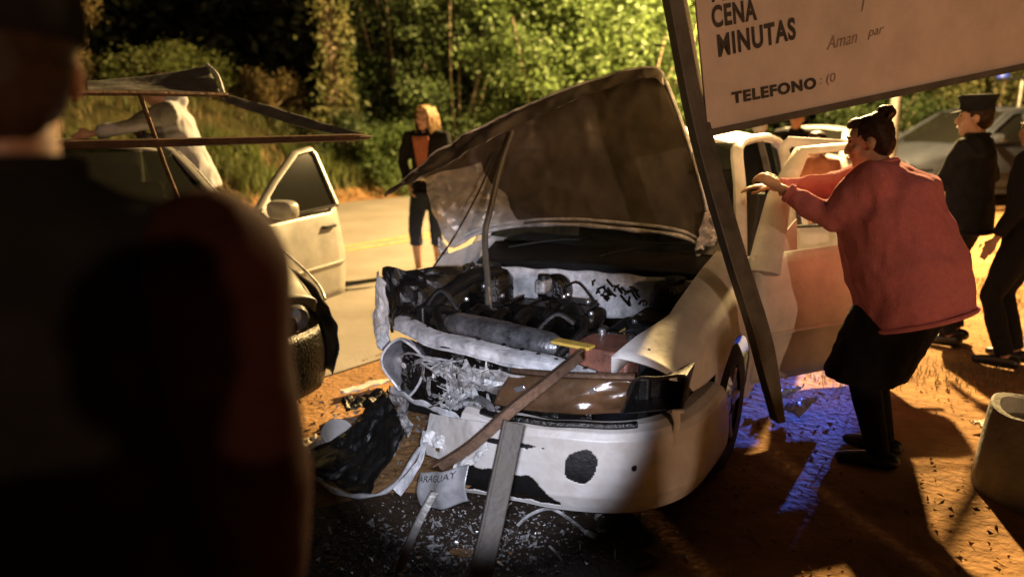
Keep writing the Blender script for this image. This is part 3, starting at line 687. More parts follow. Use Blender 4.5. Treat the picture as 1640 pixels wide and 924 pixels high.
MB().tube(spline([(-.30, .34, .60), (-.42, .36, .66), (-.50, .46, .70), (-.47, .60, .66)], 16), .022, 10).obj('coolant_hose', M['black'], W)
MB().tube(spline([(.20, .30, .62), (.26, .44, .70), (.20, .58, .72), (.10, .66, .68)], 16), .02, 10).obj('coolant_hose', M['black'], W)
MB().lathe([(.035, .0), (.04, .015), (.04, .02), (.015, .03), (.001, .03)], c=(-.02, .74, .715), n=14).obj('oil_cap', M['grime'], W)
for k in range(5): MB().box((-.22 + .1 * k, .74, .725), (.012, .15, .012)).obj('cover_rib', M['grime'], W, bevel=.003)
for k in range(16):
    a = Vector((random.uniform(-.5, .5), random.uniform(.45, 1.0), random.uniform(.62, .74))); b = a + Vector((random.uniform(-.25, .25), random.uniform(-.2, .2), random.uniform(-.1, .06)))
    MB().tube(spline([a, (a + b) / 2 + Vector((0, 0, random.uniform(.03, .10))), b], 12), random.choice([.006, .009, .014]), 6).obj('hose', M['black'] if k % 4 else M['grime'], W)
mb = MB()
for k in range(26):
    c = Vector((random.gauss(.18, .07), 1.05 + random.uniform(-.03, .03), random.uniform(.70, .80))); d = Vector((random.uniform(-1, 1), 0, random.uniform(-1, 1))) * .025
    mb.tube([c - d, c + Vector((0, -.02, .01)), c + d], .006, 5)
tag(mb.obj('wiring_clump', M['grime'], W), kind='stuff')
for k in range(14):
    p = (random.uniform(-.5, .45), random.uniform(.4, 1.0), random.uniform(.68, .76)); MB().lathe([(.012, -.01), (.014, .0), (.010, .008), (.001, .009)], c=p, n=8).obj('bolt_head', M['chrome'], W)
# ---- bonnet, torn up and bent
HC = [[(-.94, 1.25, .84), (-.67, 1.3, .96), (-.23, 1.3, 1.02), (.13, 1.3, 1.02), (.45, 1.32, 1.0), (.58, 1.35, .91)],
      [(-1.02, 1.22, 1.04), (-.71, 1.27, 1.16), (-.31, 1.33, 1.26), (.08, 1.37, 1.29), (.39, 1.38, 1.25), (.54, 1.37, 1.17)],
      [(-1.08, 1.18, 1.24), (-.75, 1.22, 1.33), (-.37, 1.33, 1.48), (.02, 1.4, 1.57), (.32, 1.41, 1.57), (.44, 1.4, 1.44)],
      [(-1.07, .95, 1.23), (-.86, 1.12, 1.44), (-.48, 1.32, 1.65), (-.03, 1.42, 1.81), (.21, 1.43, 1.84), (.28, 1.43, 1.79)],
      [(-1.09, .85, 1.16), (-.83, .98, 1.34), (-.45, 1.22, 1.57), (-.01, 1.36, 1.75), (.22, 1.38, 1.8), (.28, 1.39, 1.76)]]
hf = surf(HC)
def hoodp(u, v):
    p = hf(u, v); k = sm(.75, .05, u) if False else max(0, 1 - u * 1.3)
    fold = .03 * math.sin(v * 9 + u * 5) * k * .6 + .028 * noise.fractal(p * 3.2, 1, 2, 3) * (.4 + k) + .03 * sm(.55, .8, v) * (abs(nz(p, 7, 6)) - .2) * max(0, 1 - u * 1.1)
    cr_ = .03 * (abs(nz((u * 2.2, v * 3 + u * 2, 0), 1.6, 4)) - .2) * (.35 + .65 * k)
    d_ = max(0, 1 - u * 1.15) + .35 * sm(.5, .9, v)
    b1 = (.5 - abs(nz(p, 5.5, 11))) ** 2 * .05; b2 = (.5 - abs(nz((p.x + p.z * .6, p.y, p.z - p.x * .5), 11, 5))) ** 3 * .06
    q = max(0, d_) * (b1 + b2)
    return p + Vector((0, -fold - cr_ - q * 1.6 + .02 * d_, fold * .3 + q * .5 * sm(.6, .9, v)))
MB().grid(lambda u, v: hoodp(u, v) + Vector((0, .012, .004)), 70, 46).obj('bonnet', M['white'], W, solid=.003)
hoodo = W.children[-1]
MB().grid(lambda u, v: hoodp(.012 + .976 * u, .02 + .975 * v) + Vector((0, -.006, 0)), 110, 70).obj('bonnet_liner', M['hoodin'], hoodo)
def isk(u, v): vv = .01 + (.54 + .03 * math.sin(u * 5)) * v; return hoodp(.008 + (.30 - .16 * vv + .03 * nz((v * 3, 0, 0), 1, 3)) * u, vv) + Vector((0, -.016 + .005 * math.sin(v * 24 + u * 3), 0))
MB().grid(isk, 34, 60).obj('bonnet_inner_skin', M['hoodlt'], hoodo)
# rim rail along the hinge edge
MB().tube([hoodp(u, .015) + Vector((0, -.02, .0)) for u in np.linspace(.03, .93, 40)], [.016 + .004 * math.sin(i) for i in range(40)], 8, flat=.7).obj('bonnet_rear_rail', M['raw'], hoodo)
MB().tube([hoodp(u, .055) + Vector((0, -.02, .0)) for u in np.linspace(.10, .90, 40)], .008, 8).obj('bonnet_rear_flange', M['raw'], hoodo)
MB().tube([hoodp(.995, v) + Vector((.004, -.012, 0)) for v in np.linspace(.02, .74, 24)], .010, 6).obj('bonnet_side_edge', M['raw'], hoodo)
MB().tube([hoodp(u, .765) + Vector((0, .0, .008)) for u in np.linspace(.02, .95, 50)], .007, 6).obj('bonnet_front_edge', M['raw'], hoodo)
crump('bonnet_hinge', [[(.53, 1.30, .90), (.60, 1.33, .90)], [(.52, 1.30, 1.02), (.605, 1.34, 1.03)], [(.555, 1.31, 1.13), (.60, 1.35, 1.16)]], M['raw'], 10, 18, .03, 11, 31, solid=.008)
MB().box((.485, 1.34, 1.385), (.022, .03, .11), Matrix.Rotation(R(-16), 4, 'Y')).obj('bonnet_bracket', M['paper'], hoodo, bevel=.004)
crump('bonnet_hinge', [[(-.97, 1.2, .80), (-.90, 1.16, .80)], [(-.99, 1.2, .92), (-.92, 1.17, .93)]], M['raw'], 8, 10, .03, 11, 33, solid=.008)
# bonnet prop and cable
MB().tube(spline([(-.37, .72, .68), (-.42, .80, .78), (-.55, 1.0, .98), (-.56, 1.08, 1.12), (-.55, 1.18, 1.35), (-.51, 1.24, 1.53)], 30), .017, 8).obj('bonnet_prop', M['post'], W)
MB().tube([(-.345, .70, .66), (-.40, .77, .76)], .008, 6).obj('prop_foot', M['alu'], W)
MB().tube(spline([(-.57, 1.17, 1.43), (-.66, 1.12, 1.2), (-.78, 1.05, .95), (-.80, .85, .8), (-.74, .62, .72), (-.66, .44, .68)], 40), .005, 6).obj('bonnet_cable', M['black'], W)
# ---- hanging plate and torn black skirt at the left of the nose
pl_ = surf([[(-.15, -.21, .235), (-.035, -.235, .275), (.09, -.23, .335)], [(-.145, -.25, .17), (-.03, -.275, .205), (.093, -.265, .265)], [(-.14, -.235, .105), (-.025, -.26, .13), (.095, -.25, .195)]])
po = MB().grid(lambda u, v: pl_(u, v) + Vector((0, -.006 * math.sin(u * 14), 0)), 24, 14).obj('number_plate', M['plate'], W, solid=.003)
def warp_text(txt, size, fn, m, name, parent, bold=.0):
    me = text_mesh(txt, size, bold=bold)
    xs = [v.co.x for v in me.vertices]; x0, x1 = min(xs), max(xs)
    for v in me.vertices: v.co = fn((v.co.x - x0) / (x1 - x0), v.co.y / size)
    return mkobj(name, me, m, parent, smooth=False)
warp_text('PARAGUAY', 1, lambda a, b: pl_(.03 + .74 * a, .24 - .22 * b) + Vector((0, -.012 - .006 * math.sin((.03 + .74 * a) * 14), 0)), M['ink'], 'plate_lettering', po, .012)
crump('torn_black_skirt', [[(-.66, .20, .34), (-.52, .12, .28), (-.40, .03, .24)], [(-.80, .10, .16), (-.62, -.02, .12), (-.44, -.10, .12)], [(-.93, -.04, .07), (-.72, -.16, .045), (-.42, -.22, .06)]], M['black'], 30, 26, .03, 5, 41, solid=.006)
MB().tube(spline([(-.95, -.02, .085), (-.80, -.13, .06), (-.70, -.19, .05), (-.55, -.24, .055), (-.44, -.25, .075), (-.34, -.22, .10), (-.26, -.20, .18), (-.20, -.14, .30)], 40), [.014 + .005 * math.sin(i * .9) for i in range(40)], 8, flat=.6).obj('torn_bumper_edge', M['raw'], W)

# ------------------------------------------------------------------ the silver car at the left
S = empty('wrecked_silver_car', (-1.5, 3.22, 0), R(39)); tag(S, 'silver sedan with its front door open, behind the person in the black cap', 'car')
cabin(S, M['silver'], 'dglass')
fender(S, 1, M['silver']); fender(S, -1, M['silver'])
dr = door(S, 1, 1.36, 2.36, M['silver'], R(62), True, win=True, mirror=True, gl='dglass')
door(S, 1, 2.37, 3.3, M['silver'], 0, False, gl='dglass'); door(S, -1, 1.36, 2.36, M['silver'], 0, True, gl='dglass'); door(S, -1, 2.37, 3.3, M['silver'], 0, False, gl='dglass')
for sg in (-1, 1):
    for s in (.9, 3.42): wheel(S, sg, s)
sbp = spline([(-.84, .56, 0), (-.82, .3, 0), (-.7, .08, 0), (-.4, -.06, 0), (0, -.11, 0), (.4, -.06, 0), (.7, .08, 0), (.82, .3, 0), (.84, .56, 0)], 60)
MB().grid(lambda u, v: sbp[int(u * 59)] * (1 - .03 * (2 * v - 1) ** 2) + Vector((0, .02 * (2 * v - 1) ** 2, .2 + .34 * v)), 60, 8).obj('bumper', M['grime'], S, solid=.005)
MB().box((0, .3, .45), (1.2, .4, .3)).obj('radiator', M['grime'], S, bevel=.03); MB().box((0, .8, .4), (1.1, .7, .3)).obj('engine_block', M['grime'], S, bevel=.05)
MB().box((0, 1.3, .6), (1.3, .05, .6)).obj('firewall', M['black'], S)
MB().lathe([(.06, -.03), (.075, 0), (.05, .04), (.001, .05)], 1, c=(.58, .1, .60), n=16).obj('headlamp_bowl', M['chrome'], S)
MB().lathe([(.06, -.03), (.075, 0), (.05, .04), (.001, .05)], 1, c=(-.58, .1, .60), n=16).obj('headlamp_bowl', M['chrome'], S)
f_ = surf([[(.80, .16, .62), (.83, .5, .70), (.85, .9, .72), (.84, 1.28, .60)], [(.83, .14, .46), (.88, .45, .46), (.90, .85, .45), (.86, 1.25, .40)], [(.78, .12, .25), (.84, .4, .22), (.88, .8, .22), (.86, 1.2, .22)]])
MB().grid(lambda u, v: f_(u, v) + Vector((.02 * nz((u * 3, v * 3, 0), 2, 1), 0, .015 * nz((u * 4, v * 4, 2), 2, 4))), 30, 20).obj('torn_wing_liner', M['black'], S, solid=.006)
# highlight along the wing and pillar edges, built in as pale rods
MB().tube(spline([(.775, .16, .66), (.80, .3, .715), (.80, .6, .80), (.785, 1.0, .88), (.76, 1.34, .935)], 26), .010, 6).obj('wing_edge', M['raw'], S)
MB().tube(spline([(.755, 1.34, .945), (.685, 1.75, 1.205), (.615, 2.06, 1.375)], 16), .011, 6).obj('pillar_edge', M['raw'], S)
# raised bent bonnet: frame, torn skin strip, peeled flap  (world points brought into car space)
Si = (Matrix.Translation((-1.5, 3.22, 0)) @ Matrix.Rotation(R(39), 4, 'Z')).inverted()
def sw(p): return Si @ Vector(p)
MB().tube([sw(p) for p in spline([(-1.78, 2.86, 1.50), (-1.3, 3.24, 1.503), (-.9, 3.55, 1.508), (-.69, 3.71, 1.512)], 24)], [.022] * 20 + [.019, .015, .01, .005], 8, flat=.8).obj('bonnet_front_rail', M['rust'], S)
MB().tube([sw(p) for p in spline([(-2.25, 3.5, 1.713), (-1.9, 3.9, 1.725), (-1.58, 4.25, 1.725)], 16)], .017, 8, flat=.8).obj('bonnet_rear_rail', M['rust'], S)
sk = surf([[(-1.60, 4.28, 1.728), (-1.3, 4.14, 1.66), (-1.0, 3.93, 1.582), (-.69, 3.71, 1.514)], [(-1.62, 4.22, 1.70), (-1.34, 4.08, 1.618), (-1.02, 3.88, 1.542), (-.70, 3.70, 1.508)]])
MB().grid(lambda u, v: sw(sk(u, v) + Vector((0, 0, .006 * nz((u, v, 0), 8, 2)))), 40, 8).obj('bonnet_skin_strip', M['galv'], S, solid=.004)
sk2 = surf([[(-2.2, 3.95, 1.735), (-1.95, 4.1, 1.74), (-1.62, 4.25, 1.735)], [(-2.4, 4.3, 1.80), (-2.15, 4.4, 1.83), (-1.78, 4.5, 1.90)]])
MB().grid(lambda u, v: sw(sk2(u, v) + Vector((0, 0, .012 * nz((u, v, 0), 4, 7)))), 24, 12).obj('bonnet_peeled_flap', M['galv'], S, solid=.004)
MB().tube([sw(p) for p in spline([(-1.78, 4.5, 1.905), (-1.68, 4.38, 1.84), (-1.60, 4.24, 1.735)], 10)], .010, 6).obj('flap_edge', M['raw'], S)
MB().tube([sw(p) for p in ((-1.9, 3.1, 1.5), (-2.2, 3.6, 1.71))], .015, 6).obj('bonnet_side_rail', M['rust'], S)
MB().tube([sw(p) for p in ((-2.0, 4.55, .95), (-1.95, 4.2, 1.35), (-1.9, 3.9, 1.72))], .012, 6).obj('bonnet_stay', M['rust'], S)
# ------------------------------------------------------------------ parked vehicles behind
def simple_car(name, label, loc, rz, m, beacon=False):
    r = empty(name, loc, rz); tag(r, label, 'car'); cabin(r, m, 'dglass')
    for sg in (-1, 1):
        fender(r, sg, m, .16, 0, lambda s: .5); door(r, sg, 1.36, 2.36, m, 0, True, gl='dglass', mirror=True); door(r, sg, 2.37, 3.3, m, 0, False, gl='dglass')
        for s in (.9, 3.42): wheel(r, sg, s)
        MB().ball((sg * .6, .1, .60), (.12, .06, .07)).obj('headlight', M['chrome'], r)
        MB().box((sg * .58, 4.285, .75), (.24, .02, .14)).obj('tail_light', M['red'], r, bevel=.01)
    MB().grid(lambda u, v: Vector(((u * 2 - 1) * .55, .1 + 1.22 * v, .66 + .27 * v - .02 * v * v + .03 * (1 - (u * 2 - 1) ** 2))), 12, 12).obj('bonnet', m, r, solid=.01)
    MB().grid(lambda u, v: sbp[int(u * 59)] + Vector((0, 0, .2 + .34 * v)), 60, 6).obj('bumper', m, r, solid=.005)
    MB().box((0, .09, .58), (.9, .04, .12)).obj('grille', M['black'], r, bevel=.01)
    if beacon:
        MB().tube([(0, 3.0, 1.38), (0, 3.0, 1.90)], .03, 8).obj('beacon_mast', M['galv'], r); MB().box((0, 3.0, 1.90), (.9, .16, .04)).obj('beacon_base', M['black'], r, bevel=.01)
        for sg in (-1, 1): MB().lathe([(.09, 1.92), (.09, 2.0), (.06, 2.04), (.001, 2.05)], c=(sg * .35, 3.0, 0), n=16).obj('beacon', M['beac'], r)
    return r
simple_car('police_car', 'dark blue-grey patrol car behind the man in the cap', (6.5, 14.0, 0), R(-72.5), M['patrol'], True).scale = (1.25, 1.25, 1.25)
simple_car('white_car', 'distant white car seen under the hanging sign', (4.7, 13.2, 0), R(-36), M['white'])

# ================================================================== PEOPLE
def ik(a, b, l1, l2, hint):
    a, b = Vector(a), Vector(b); d = b - a; L = d.length
    if L > (l1 + l2) * .995: b = a + d * ((l1 + l2) * .995 / L); d = b - a; L = d.length
    x = (l1 * l1 - l2 * l2 + L * L) / (2 * L); h = math.sqrt(max(0, l1 * l1 - x * x)); n = d.normalized()
    hv = Vector(hint); hv = hv - n * hv.dot(n); hv.normalize()
    return a + n * x + hv * h, b
def add_hand(mb, wrist, d, palm_n, side, k=1, curl=.35):
    """palm, four unequal bent fingers, thumb on the side of the palm"""
    d = Vector(d).normalized(); n = Vector(palm_n); n = (n - d * n.dot(d)).normalized(); s = d.cross(n) * side
    w_ = Vector(wrist)
    rs = []
    for t, hw, hd in ((-.02, .024, .018), (.01, .027, .017), (.04, .036, .016), (.07, .040, .014), (.088, .038, .011)):
        rs.append([w_ + d * t * k + (s * math.cos(a) * hw + n * math.sin(a) * hd) * k for a in np.linspace(0, 2 * math.pi, 13)[:-1]])
    mb.rings(rs)
    for off, L, r in ((-.030, .066, .0085), (-.010, .076, .0092), (.011, .071, .009), (.030, .056, .008)):
        b = w_ + d * .082 * k + s * off * k; pts = [b]; dd = d.copy()
        for seg, c in ((.45, .5), (.32, 1.0), (.23, .8)):
            dd = (dd * math.cos(curl * c) + n * math.sin(curl * c)).normalized(); pts.append(pts[-1] + dd * L * seg * k)
        mb.tube(pts, [r * k, r * k * .98, r * .9 * k, r * .8 * k], 8, capr=True)
    b = w_ + d * .018 * k - s * .026 * k; t1 = b + (d * .030 - s * .026 + n * .010) * k; t2 = t1 + (d * .030 - s * .010 + n * .012) * k; t3 = t2 + (d * .022 + n * .006) * k
    mb.tube([b, t1, t2, t3], [.013 * k, .0115 * k, .010 * k, .0085 * k], 8, capr=True)
def frame(fwd, up):
    u = Vector(up).normalized(); f = Vector(fwd); f = (f - u * f.dot(u)).normalized(); r = f.cross(u); return r, f, u
def person(label, loc, yaw, h=1.7, lean=0, side=0, hands=(None, None), hints=((0, -1, -.3), (0, -1, -.3)), feet=None, st=None, look=(0, 1, 0), voxel=.007, bulk=1.0, seed=0, curl=(.35, .35)):
    """body frame: x to the person's right, y forwards. hands/feet given in WORLD coordinates"""
    st = st or {}; gv = max(.013, voxel * 1.2); k = h / 1.72; rot = Matrix.Rotation(yaw, 3, 'Z'); L = Vector(loc)
    root = empty('person', loc, 0); tag(root, label, 'person')
    def W_(v): return rot @ Vector(v)          # direction / offset in world axes relative to root
    hip = W_((0, 0, .90 * k))
    ln = Matrix.Rotation(-lean, 3, rot @ Vector((1, 0, 0))) if lean else Matrix.Identity(3)
    if side: ln = Matrix.Rotation(side, 3, rot @ Vector((0, 1, 0))) @ ln
    def T(v): return hip + ln @ W_(Vector(v) * k)       # torso space, origin at the hips
    rx, fy, uz = ln @ W_((1, 0, 0)), ln @ W_((0, 1, 0)), ln @ W_((0, 0, 1))
    shz = .515 - st.get('drop', 0); sh = [T((-.185 * bulk ** .4, 0, shz)), T((.185 * bulk ** .4, 0, shz))]; neck = T((0, -.01, .56)); 
    lk = rot @ Vector(look); lk.normalize(); head_up = (uz * .6 + Vector((0, 0, 1)) * .4).normalized()
    hr, hf_, hu = frame(lk, head_up)
    hc = neck + (uz * .125 + hf_ * .03) * k
    A1, A2 = .285 * k, .255 * k
    el, wr = [], []
    for i in (0, 1):
        sg = -1 if i == 0 else 1
        tgt = Vector(hands[i]) - L if hands[i] is not None else T((sg * .27, .05, .515 - .53))
        if hands[i] is None: tgt = sh[i] + W_((sg * .09 * bulk, .08, -.51)) * k
        e, b = ik(sh[i], tgt, A1, A2, W_(hints[i])); el.append(e); wr.append(b)
    hp = [hip + W_((-.095 * k * bulk ** .5, 0, -.02)), hip + W_((.095 * k * bulk ** .5, 0, -.02))]
    an, kn = [], []
    for i in (0, 1):
        sg = -1 if i == 0 else 1
        f = (Vector(feet[i]) - L + Vector((0, 0, .075 * k))) if feet else W_((sg * .11 * k, 0, .075 * k))
        kk, ff = ik(hp[i], f, .43 * k, .42 * k, W_((sg * .08, 1, 0))); kn.append(kk); an.append(ff)
    # ---- bare body (head, neck, arms, hands, legs, feet)
    mb = MB()
    def hpnt(x, y, z): return hc + (hr * x + hf_ * y + hu * z) * k
    hrot = Matrix((hr, hf_, hu)).transposed().to_4x4()
    mb.ball(hpnt(0, -.012, .03), (.076 * k, .096 * k, .092 * k), 18, 12, hrot)
    mb.ball(hpnt(0, .022, -.045), (.058 * k, .066 * k, .075 * k), 16, 10, hrot)
    mb.ball(hpnt(0, .062, -.092), (.028 * k, .022 * k, .022 * k), 12, 8, hrot)
    mb.tube([hpnt(0, .080, .022), hpnt(0, .098, -.012), hpnt(0, .103, -.026)], [.009 * k, .013 * k, .014 * k], 8, capr=True)
    mb.ball(hpnt(-.012, .092, -.03), .010 * k, 8, 6); mb.ball(hpnt(.012, .092, -.03), .010 * k, 8, 6)
    mb.ball(hpnt(0, .078, .036), (.05 * k, .013 * k, .011 * k), 12, 8, hrot)
    mb.ball(hpnt(0, .082, -.060), (.026 * k, .013 * k, .012 * k), 12, 8, hrot)
    for sg in (-1, 1): mb.ball(hpnt(sg * .078, -.012, -.008), (.012 * k, .02 * k, .033 * k), 10, 8, hrot); mb.ball(hpnt(sg * .045, .058, -.022), (.022 * k, .018 * k, .022 * k), 10, 8, hrot)
    mb.tube([neck - uz * .06 * k, hc - hu * .05 * k - hf_ * .015 * k], [.062 * k, .053 * k], 12, capr=True)
    mb.tube([T((0, 0, .02)), T((0, 0, .25)), T((0, 0, .45)), T((0, 0, .53))], [.11 * k, .115 * k, .12 * k, .07 * k], 12, capr=True)
    for i in (0, 1):
        mb.tube([sh[i].lerp(T((0, 0, .47)), .3), sh[i], sh[i].lerp(el[i], .5), el[i]], [.06 * k, .055 * k, .047 * k, .038 * k], 10, capr=True)
        mb.tube([el[i], el[i].lerp(wr[i], .35), wr[i]], [.038 * k, .039 * k, .025 * k], 10, capr=True)
        d = (wr[i] - el[i]).normalized(); pn = st.get('palm', (None, None))[i] or (W_((1 if i == 0 else -1, 0, 0)) + Vector((0, 0, -.2)))
        add_hand(mb, wr[i] + d * .02 * k, d, pn, -1 if i else 1, k, curl[i])
        mb.tube([hp[i], hp[i].lerp(kn[i], .5), kn[i]], [.085 * k, .07 * k, .052 * k], 10, capr=True)
        mb.tube([kn[i], kn[i].lerp(an[i], .35), an[i]], [.052 * k, .052 * k, .034 * k], 10, capr=True)
        fd = W_((.15 * (1 if i else -1), 1, 0)).normalized()
        mb.tube([an[i] + Vector((0, 0, -.035 * k)) - fd * .04 * k, an[i] + fd * .08 * k + Vector((0, 0, -.045 * k)), an[i] + fd * .15 * k + Vector((0, 0, -.052 * k))], [.034 * k, .033 * k, .022 * k], 10, capr=True)
    body = mkobj('body', fuse(mb, voxel, 2), st.get('skin', M['skin']), root)
    for sg in (-1, 1):
        MB().ball(hpnt(sg * .032, .079, .018), (.012 * k, .006 * k, .006 * k), 10, 6, hrot).obj('eye', M['eye'], body)
        MB().tube([hpnt(sg * .015, .089, .040), hpnt(sg * .035, .088, .045), hpnt(sg * .052, .074, .038)], .004 * k, 6).obj('eyebrow', st.get('hairm', M['hairb']), body)
    MB().ball(hpnt(0, .093, -.060), (.021 * k, .005 * k, .007 * k), 10, 6, hrot).obj('lips', M['lip'], body)
    # ---- hair
    if st.get('hair', 'short'):
        mb = MB(); hk = st.get('hair', 'short')
        mb.ball(hpnt(0, -.022, .042), (.086 * k, .098 * k, .092 * k), 18, 12, hrot)
        mb.ball(hpnt(0, -.055, -.01), (.078 * k, .062 * k, .075 * k), 16, 10, hrot)
        mb.ball(hpnt(0, .045, .098), (.058 * k, .045 * k, .03 * k), 12, 8, hrot)
        if hk == 'bun':
            mb.ball(hpnt(.01, -.085, .125), (.045 * k, .045 * k, .04 * k), 14, 9, hrot); mb.ball(hpnt(.0, -.05, .105), .04 * k, 12, 8)
            for q in range(12): mb.tube([hpnt(random.uniform(-.06, .06), -.09, .10), hpnt(random.uniform(-.09, .09), -.12, random.uniform(.12, .18))], [.006, .0035], 5)
        if hk == 'long':
            for sg in (-1, 1):
                for q in range(7):
                    x = sg * (.058 + .006 * q); y = .045 - .02 * q
                    mb.tube([hpnt(x * .75, y, .09), hpnt(x * 1.12, y, .02), hpnt(x * 1.25, y - .01, -.06), hpnt(x * 1.3 + sg * .01 * random.random(), y - .01, -.13 - .02 * random.random())], [.02 * k, .02 * k, .019 * k, .010 * k], 8, capr=True)
        me = fuse(mb, max(.009, gv * .7), 1, .004, 40, seed)
        # open the face
        bm = bmesh.new(); bm.from_mesh(me); dl = []
        for v in bm.verts:
            q = v.co - hc; x, y, z = q.dot(hr) / k, q.dot(hf_) / k, q.dot(hu) / k
            if y > .03 and z < (.072 if abs(x) < .055 else .03) and abs(x) < .075: dl.append(v)
        bmesh.ops.delete(bm, geom=dl, context='VERTS'); bm.to_mesh(me); bm.free()
        mkobj('hair', me, st.get('hairm', M['hairb']), root)
    if st.get('cap'):
        c = st['cap']; mb = MB()
        if c == 'kepi':
            rs = [[hpnt(r_ * .86 * math.cos(a), -.01 + r_ * math.sin(a) + sh_, z) for a in np.linspace(0, 2 * math.pi, 29)[:-1]] for r_, z, sh_ in ((.102, .045, 0), (.105, .055, 0), (.104, .09, 0), (.112, .12, 0), (.122, .145, 0), (.118, .152, 0), (.06, .156, 0), (.01, .157, 0))]
            mb.rings(rs)
            pk = mb.obj('cap', st['capm'], root)
            MB().grid(lambda u, v: hpnt((u * 2 - 1) * .085 * (1 - .15 * v), .068 + .028 * (1 - (u * 2 - 1) ** 2) + .055 * v * (1 - .6 * (u * 2 - 1) ** 2), .05 - .018 * v), 13, 5).obj('cap_peak', st['capm'], pk, solid=.004)
        else:
            rs = [[hpnt(r_ * .88 * math.cos(a), -.012 + r_ * math.sin(a), z) for a in np.linspace(0, 2 * math.pi, 29)[:-1]] for r_, z in ((.108, .03), (.112, .05), (.108, .085), (.094, .115), (.066, .136), (.03, .146), (.005, .148))]
            mb.rings(rs); pk = mb.obj('cap', st['capm'], root)
            MB().grid(lambda u, v: hpnt((u * 2 - 1) * .075, .07 + .025 * (1 - (u * 2 - 1) ** 2) + .075 * v * (1 - .5 * (u * 2 - 1) ** 2), .045 - .02 * v), 13, 5).obj('cap_peak', st['capm'], pk, solid=.004)
    # ---- top garment
    B = bulk
    dp_ = st.get('deep', 1)
    def ring(t, hw, hd, oy=0):
        hd *= dp_; c = T((0, oy, t)); return [c + (rx * math.cos(a) * hw + fy * math.sin(a) * hd) * k for a in np.linspace(0, 2 * math.pi, 25)[:-1]]
    def torso(mb, hem, g=1.0):
        hm = st.get('hemk', 1); mb.rings([ring(hem, .185 * B * g * hm, .135 * B * g * hm), ring(hem + .02, .19 * B * g * hm, .14 * B * g * hm), ring(.06, .18 * B * g, .135 * B * g), ring(.2, .168 * B * g, .128 * B * g, .005), ring(.33, .18 * B * g, .132 * B ** .8 * g, .01), ring(.44, .19 * B ** .7 * g, .125 * B ** .7 * g * st.get('back', 1), -.02 * (st.get('back', 1) - 1) * 3), ring(.51, .165 * B ** .5 * g, .10 * g * st.get('back', 1), -.005 - .06 * (st.get('back', 1) - 1)), ring(.56, .09 * g, .075 * g, -.01), ring(.585, .066, .06, -.01)])
    def sleeve(mb, i, end=.93, g=1.0):
        w_e = el[i].lerp(wr[i], end)
        mb.tube([sh[i].lerp(T((0, 0, .45)), .35), sh[i] - uz * .01, sh[i].lerp(el[i], .5), el[i], el[i].lerp(w_e, .5), w_e], [.085 * B ** .5 * g * k, .08 * B ** .5 * g * k, .068 * B ** .6 * g * k, .058 * B ** .5 * g * k, .052 * B ** .4 * g * k, .043 * g * k], 14, capr=False)
    mb = MB(); torso(mb, st.get('hem', -.12))
    if st.get('hood') == 2: mb.ball(hpnt(0, -.03, .03), (.115 * k, .13 * k, .13 * k), 16, 10, hrot)
    if st.get('hood'): mb.ball(neck + (-fy * .06 + uz * .03) * k, (.11 * k, .09 * k, .07 * k), 14, 9)
    for i in (0, 1): sleeve(mb, i, st.get('sleeve', .95))
    top = mkobj(st.get('topname', 'jacket'), fuse(mb, gv, st.get('smooth', 4), .007 * st.get('wr', 1), 8, seed), st['top'], root)
    if voxel <= .012:
        for i in (0, 1):
            a_ = el[i].lerp(wr[i], st.get('sleeve', .95) - .10); b2_ = el[i].lerp(wr[i], st.get('sleeve', .95) + .015)
            MB().tube([a_, a_.lerp(b2_, .15), a_.lerp(b2_, .5), a_.lerp(b2_, .85), b2_], [.040 * k, .049 * k, .047 * k, .047 * k, .040 * k], 20).obj('cuff', st.get('sleevem') or st['top'], top)
        hm_ = st.get('hemk', 1); cr_ = [T((0, -.01, .575)) + (rx * math.cos(a) * .074 + fy * math.sin(a) * .068) * k for a in np.linspace(0, 2 * math.pi, 25)]
        MB().tube(cr_, .014 * k, 8).obj('collar', st['top'], top)
        hb_ = ring(st.get('hem', -.12) + .015, .192 * B * hm_, .142 * B * hm_); MB().tube(hb_ + [hb_[0]], .012 * k, 8).obj('hem_band', st['top'], top)
    if st.get('sleevem'):
        for i in (0, 1):
            mb = MB(); w_e = el[i].lerp(wr[i], .96)
            mb.tube([sh[i] + (sh[i] - T((0, 0, .5))).normalized() * .015, sh[i].lerp(el[i], .5), el[i], el[i].lerp(w_e, .5), w_e], [.094 * B ** .5 * k, .081 * B ** .5 * k, .071 * B ** .5 * k, .062 * B ** .5 * k, .05 * k], 14, capr=True)
            mkobj('sleeve', fuse(mb, gv, 3, .008 * st.get('wr', 1), 9, seed + 2), st['sleevem'], top)
    if st.get('front'):     # an open front showing the top beneath
        mb = MB(); mb.grid(lambda u, v: T(((u * 2 - 1) * (.025 + .065 * v) , .128 * B ** .7 * (1 - .25 * (1 - v) ** 3) + .022, .02 + .50 * v)) , 10, 14); mb.obj('under_top', st['front'], top, solid=.01)
    # ---- lower garment
    bt_ = st.get('bottom', 'trousers'); mb = MB()
    bk_ = B * st.get('botk', .95); mb.rings([ring(.1, .165 * bk_, .125 * bk_), ring(.02, .178 * bk_, .135 * bk_), ring(-.06, .18 * bk_, .14 * bk_), ring(-.10, .17 * bk_, .13 * bk_)])
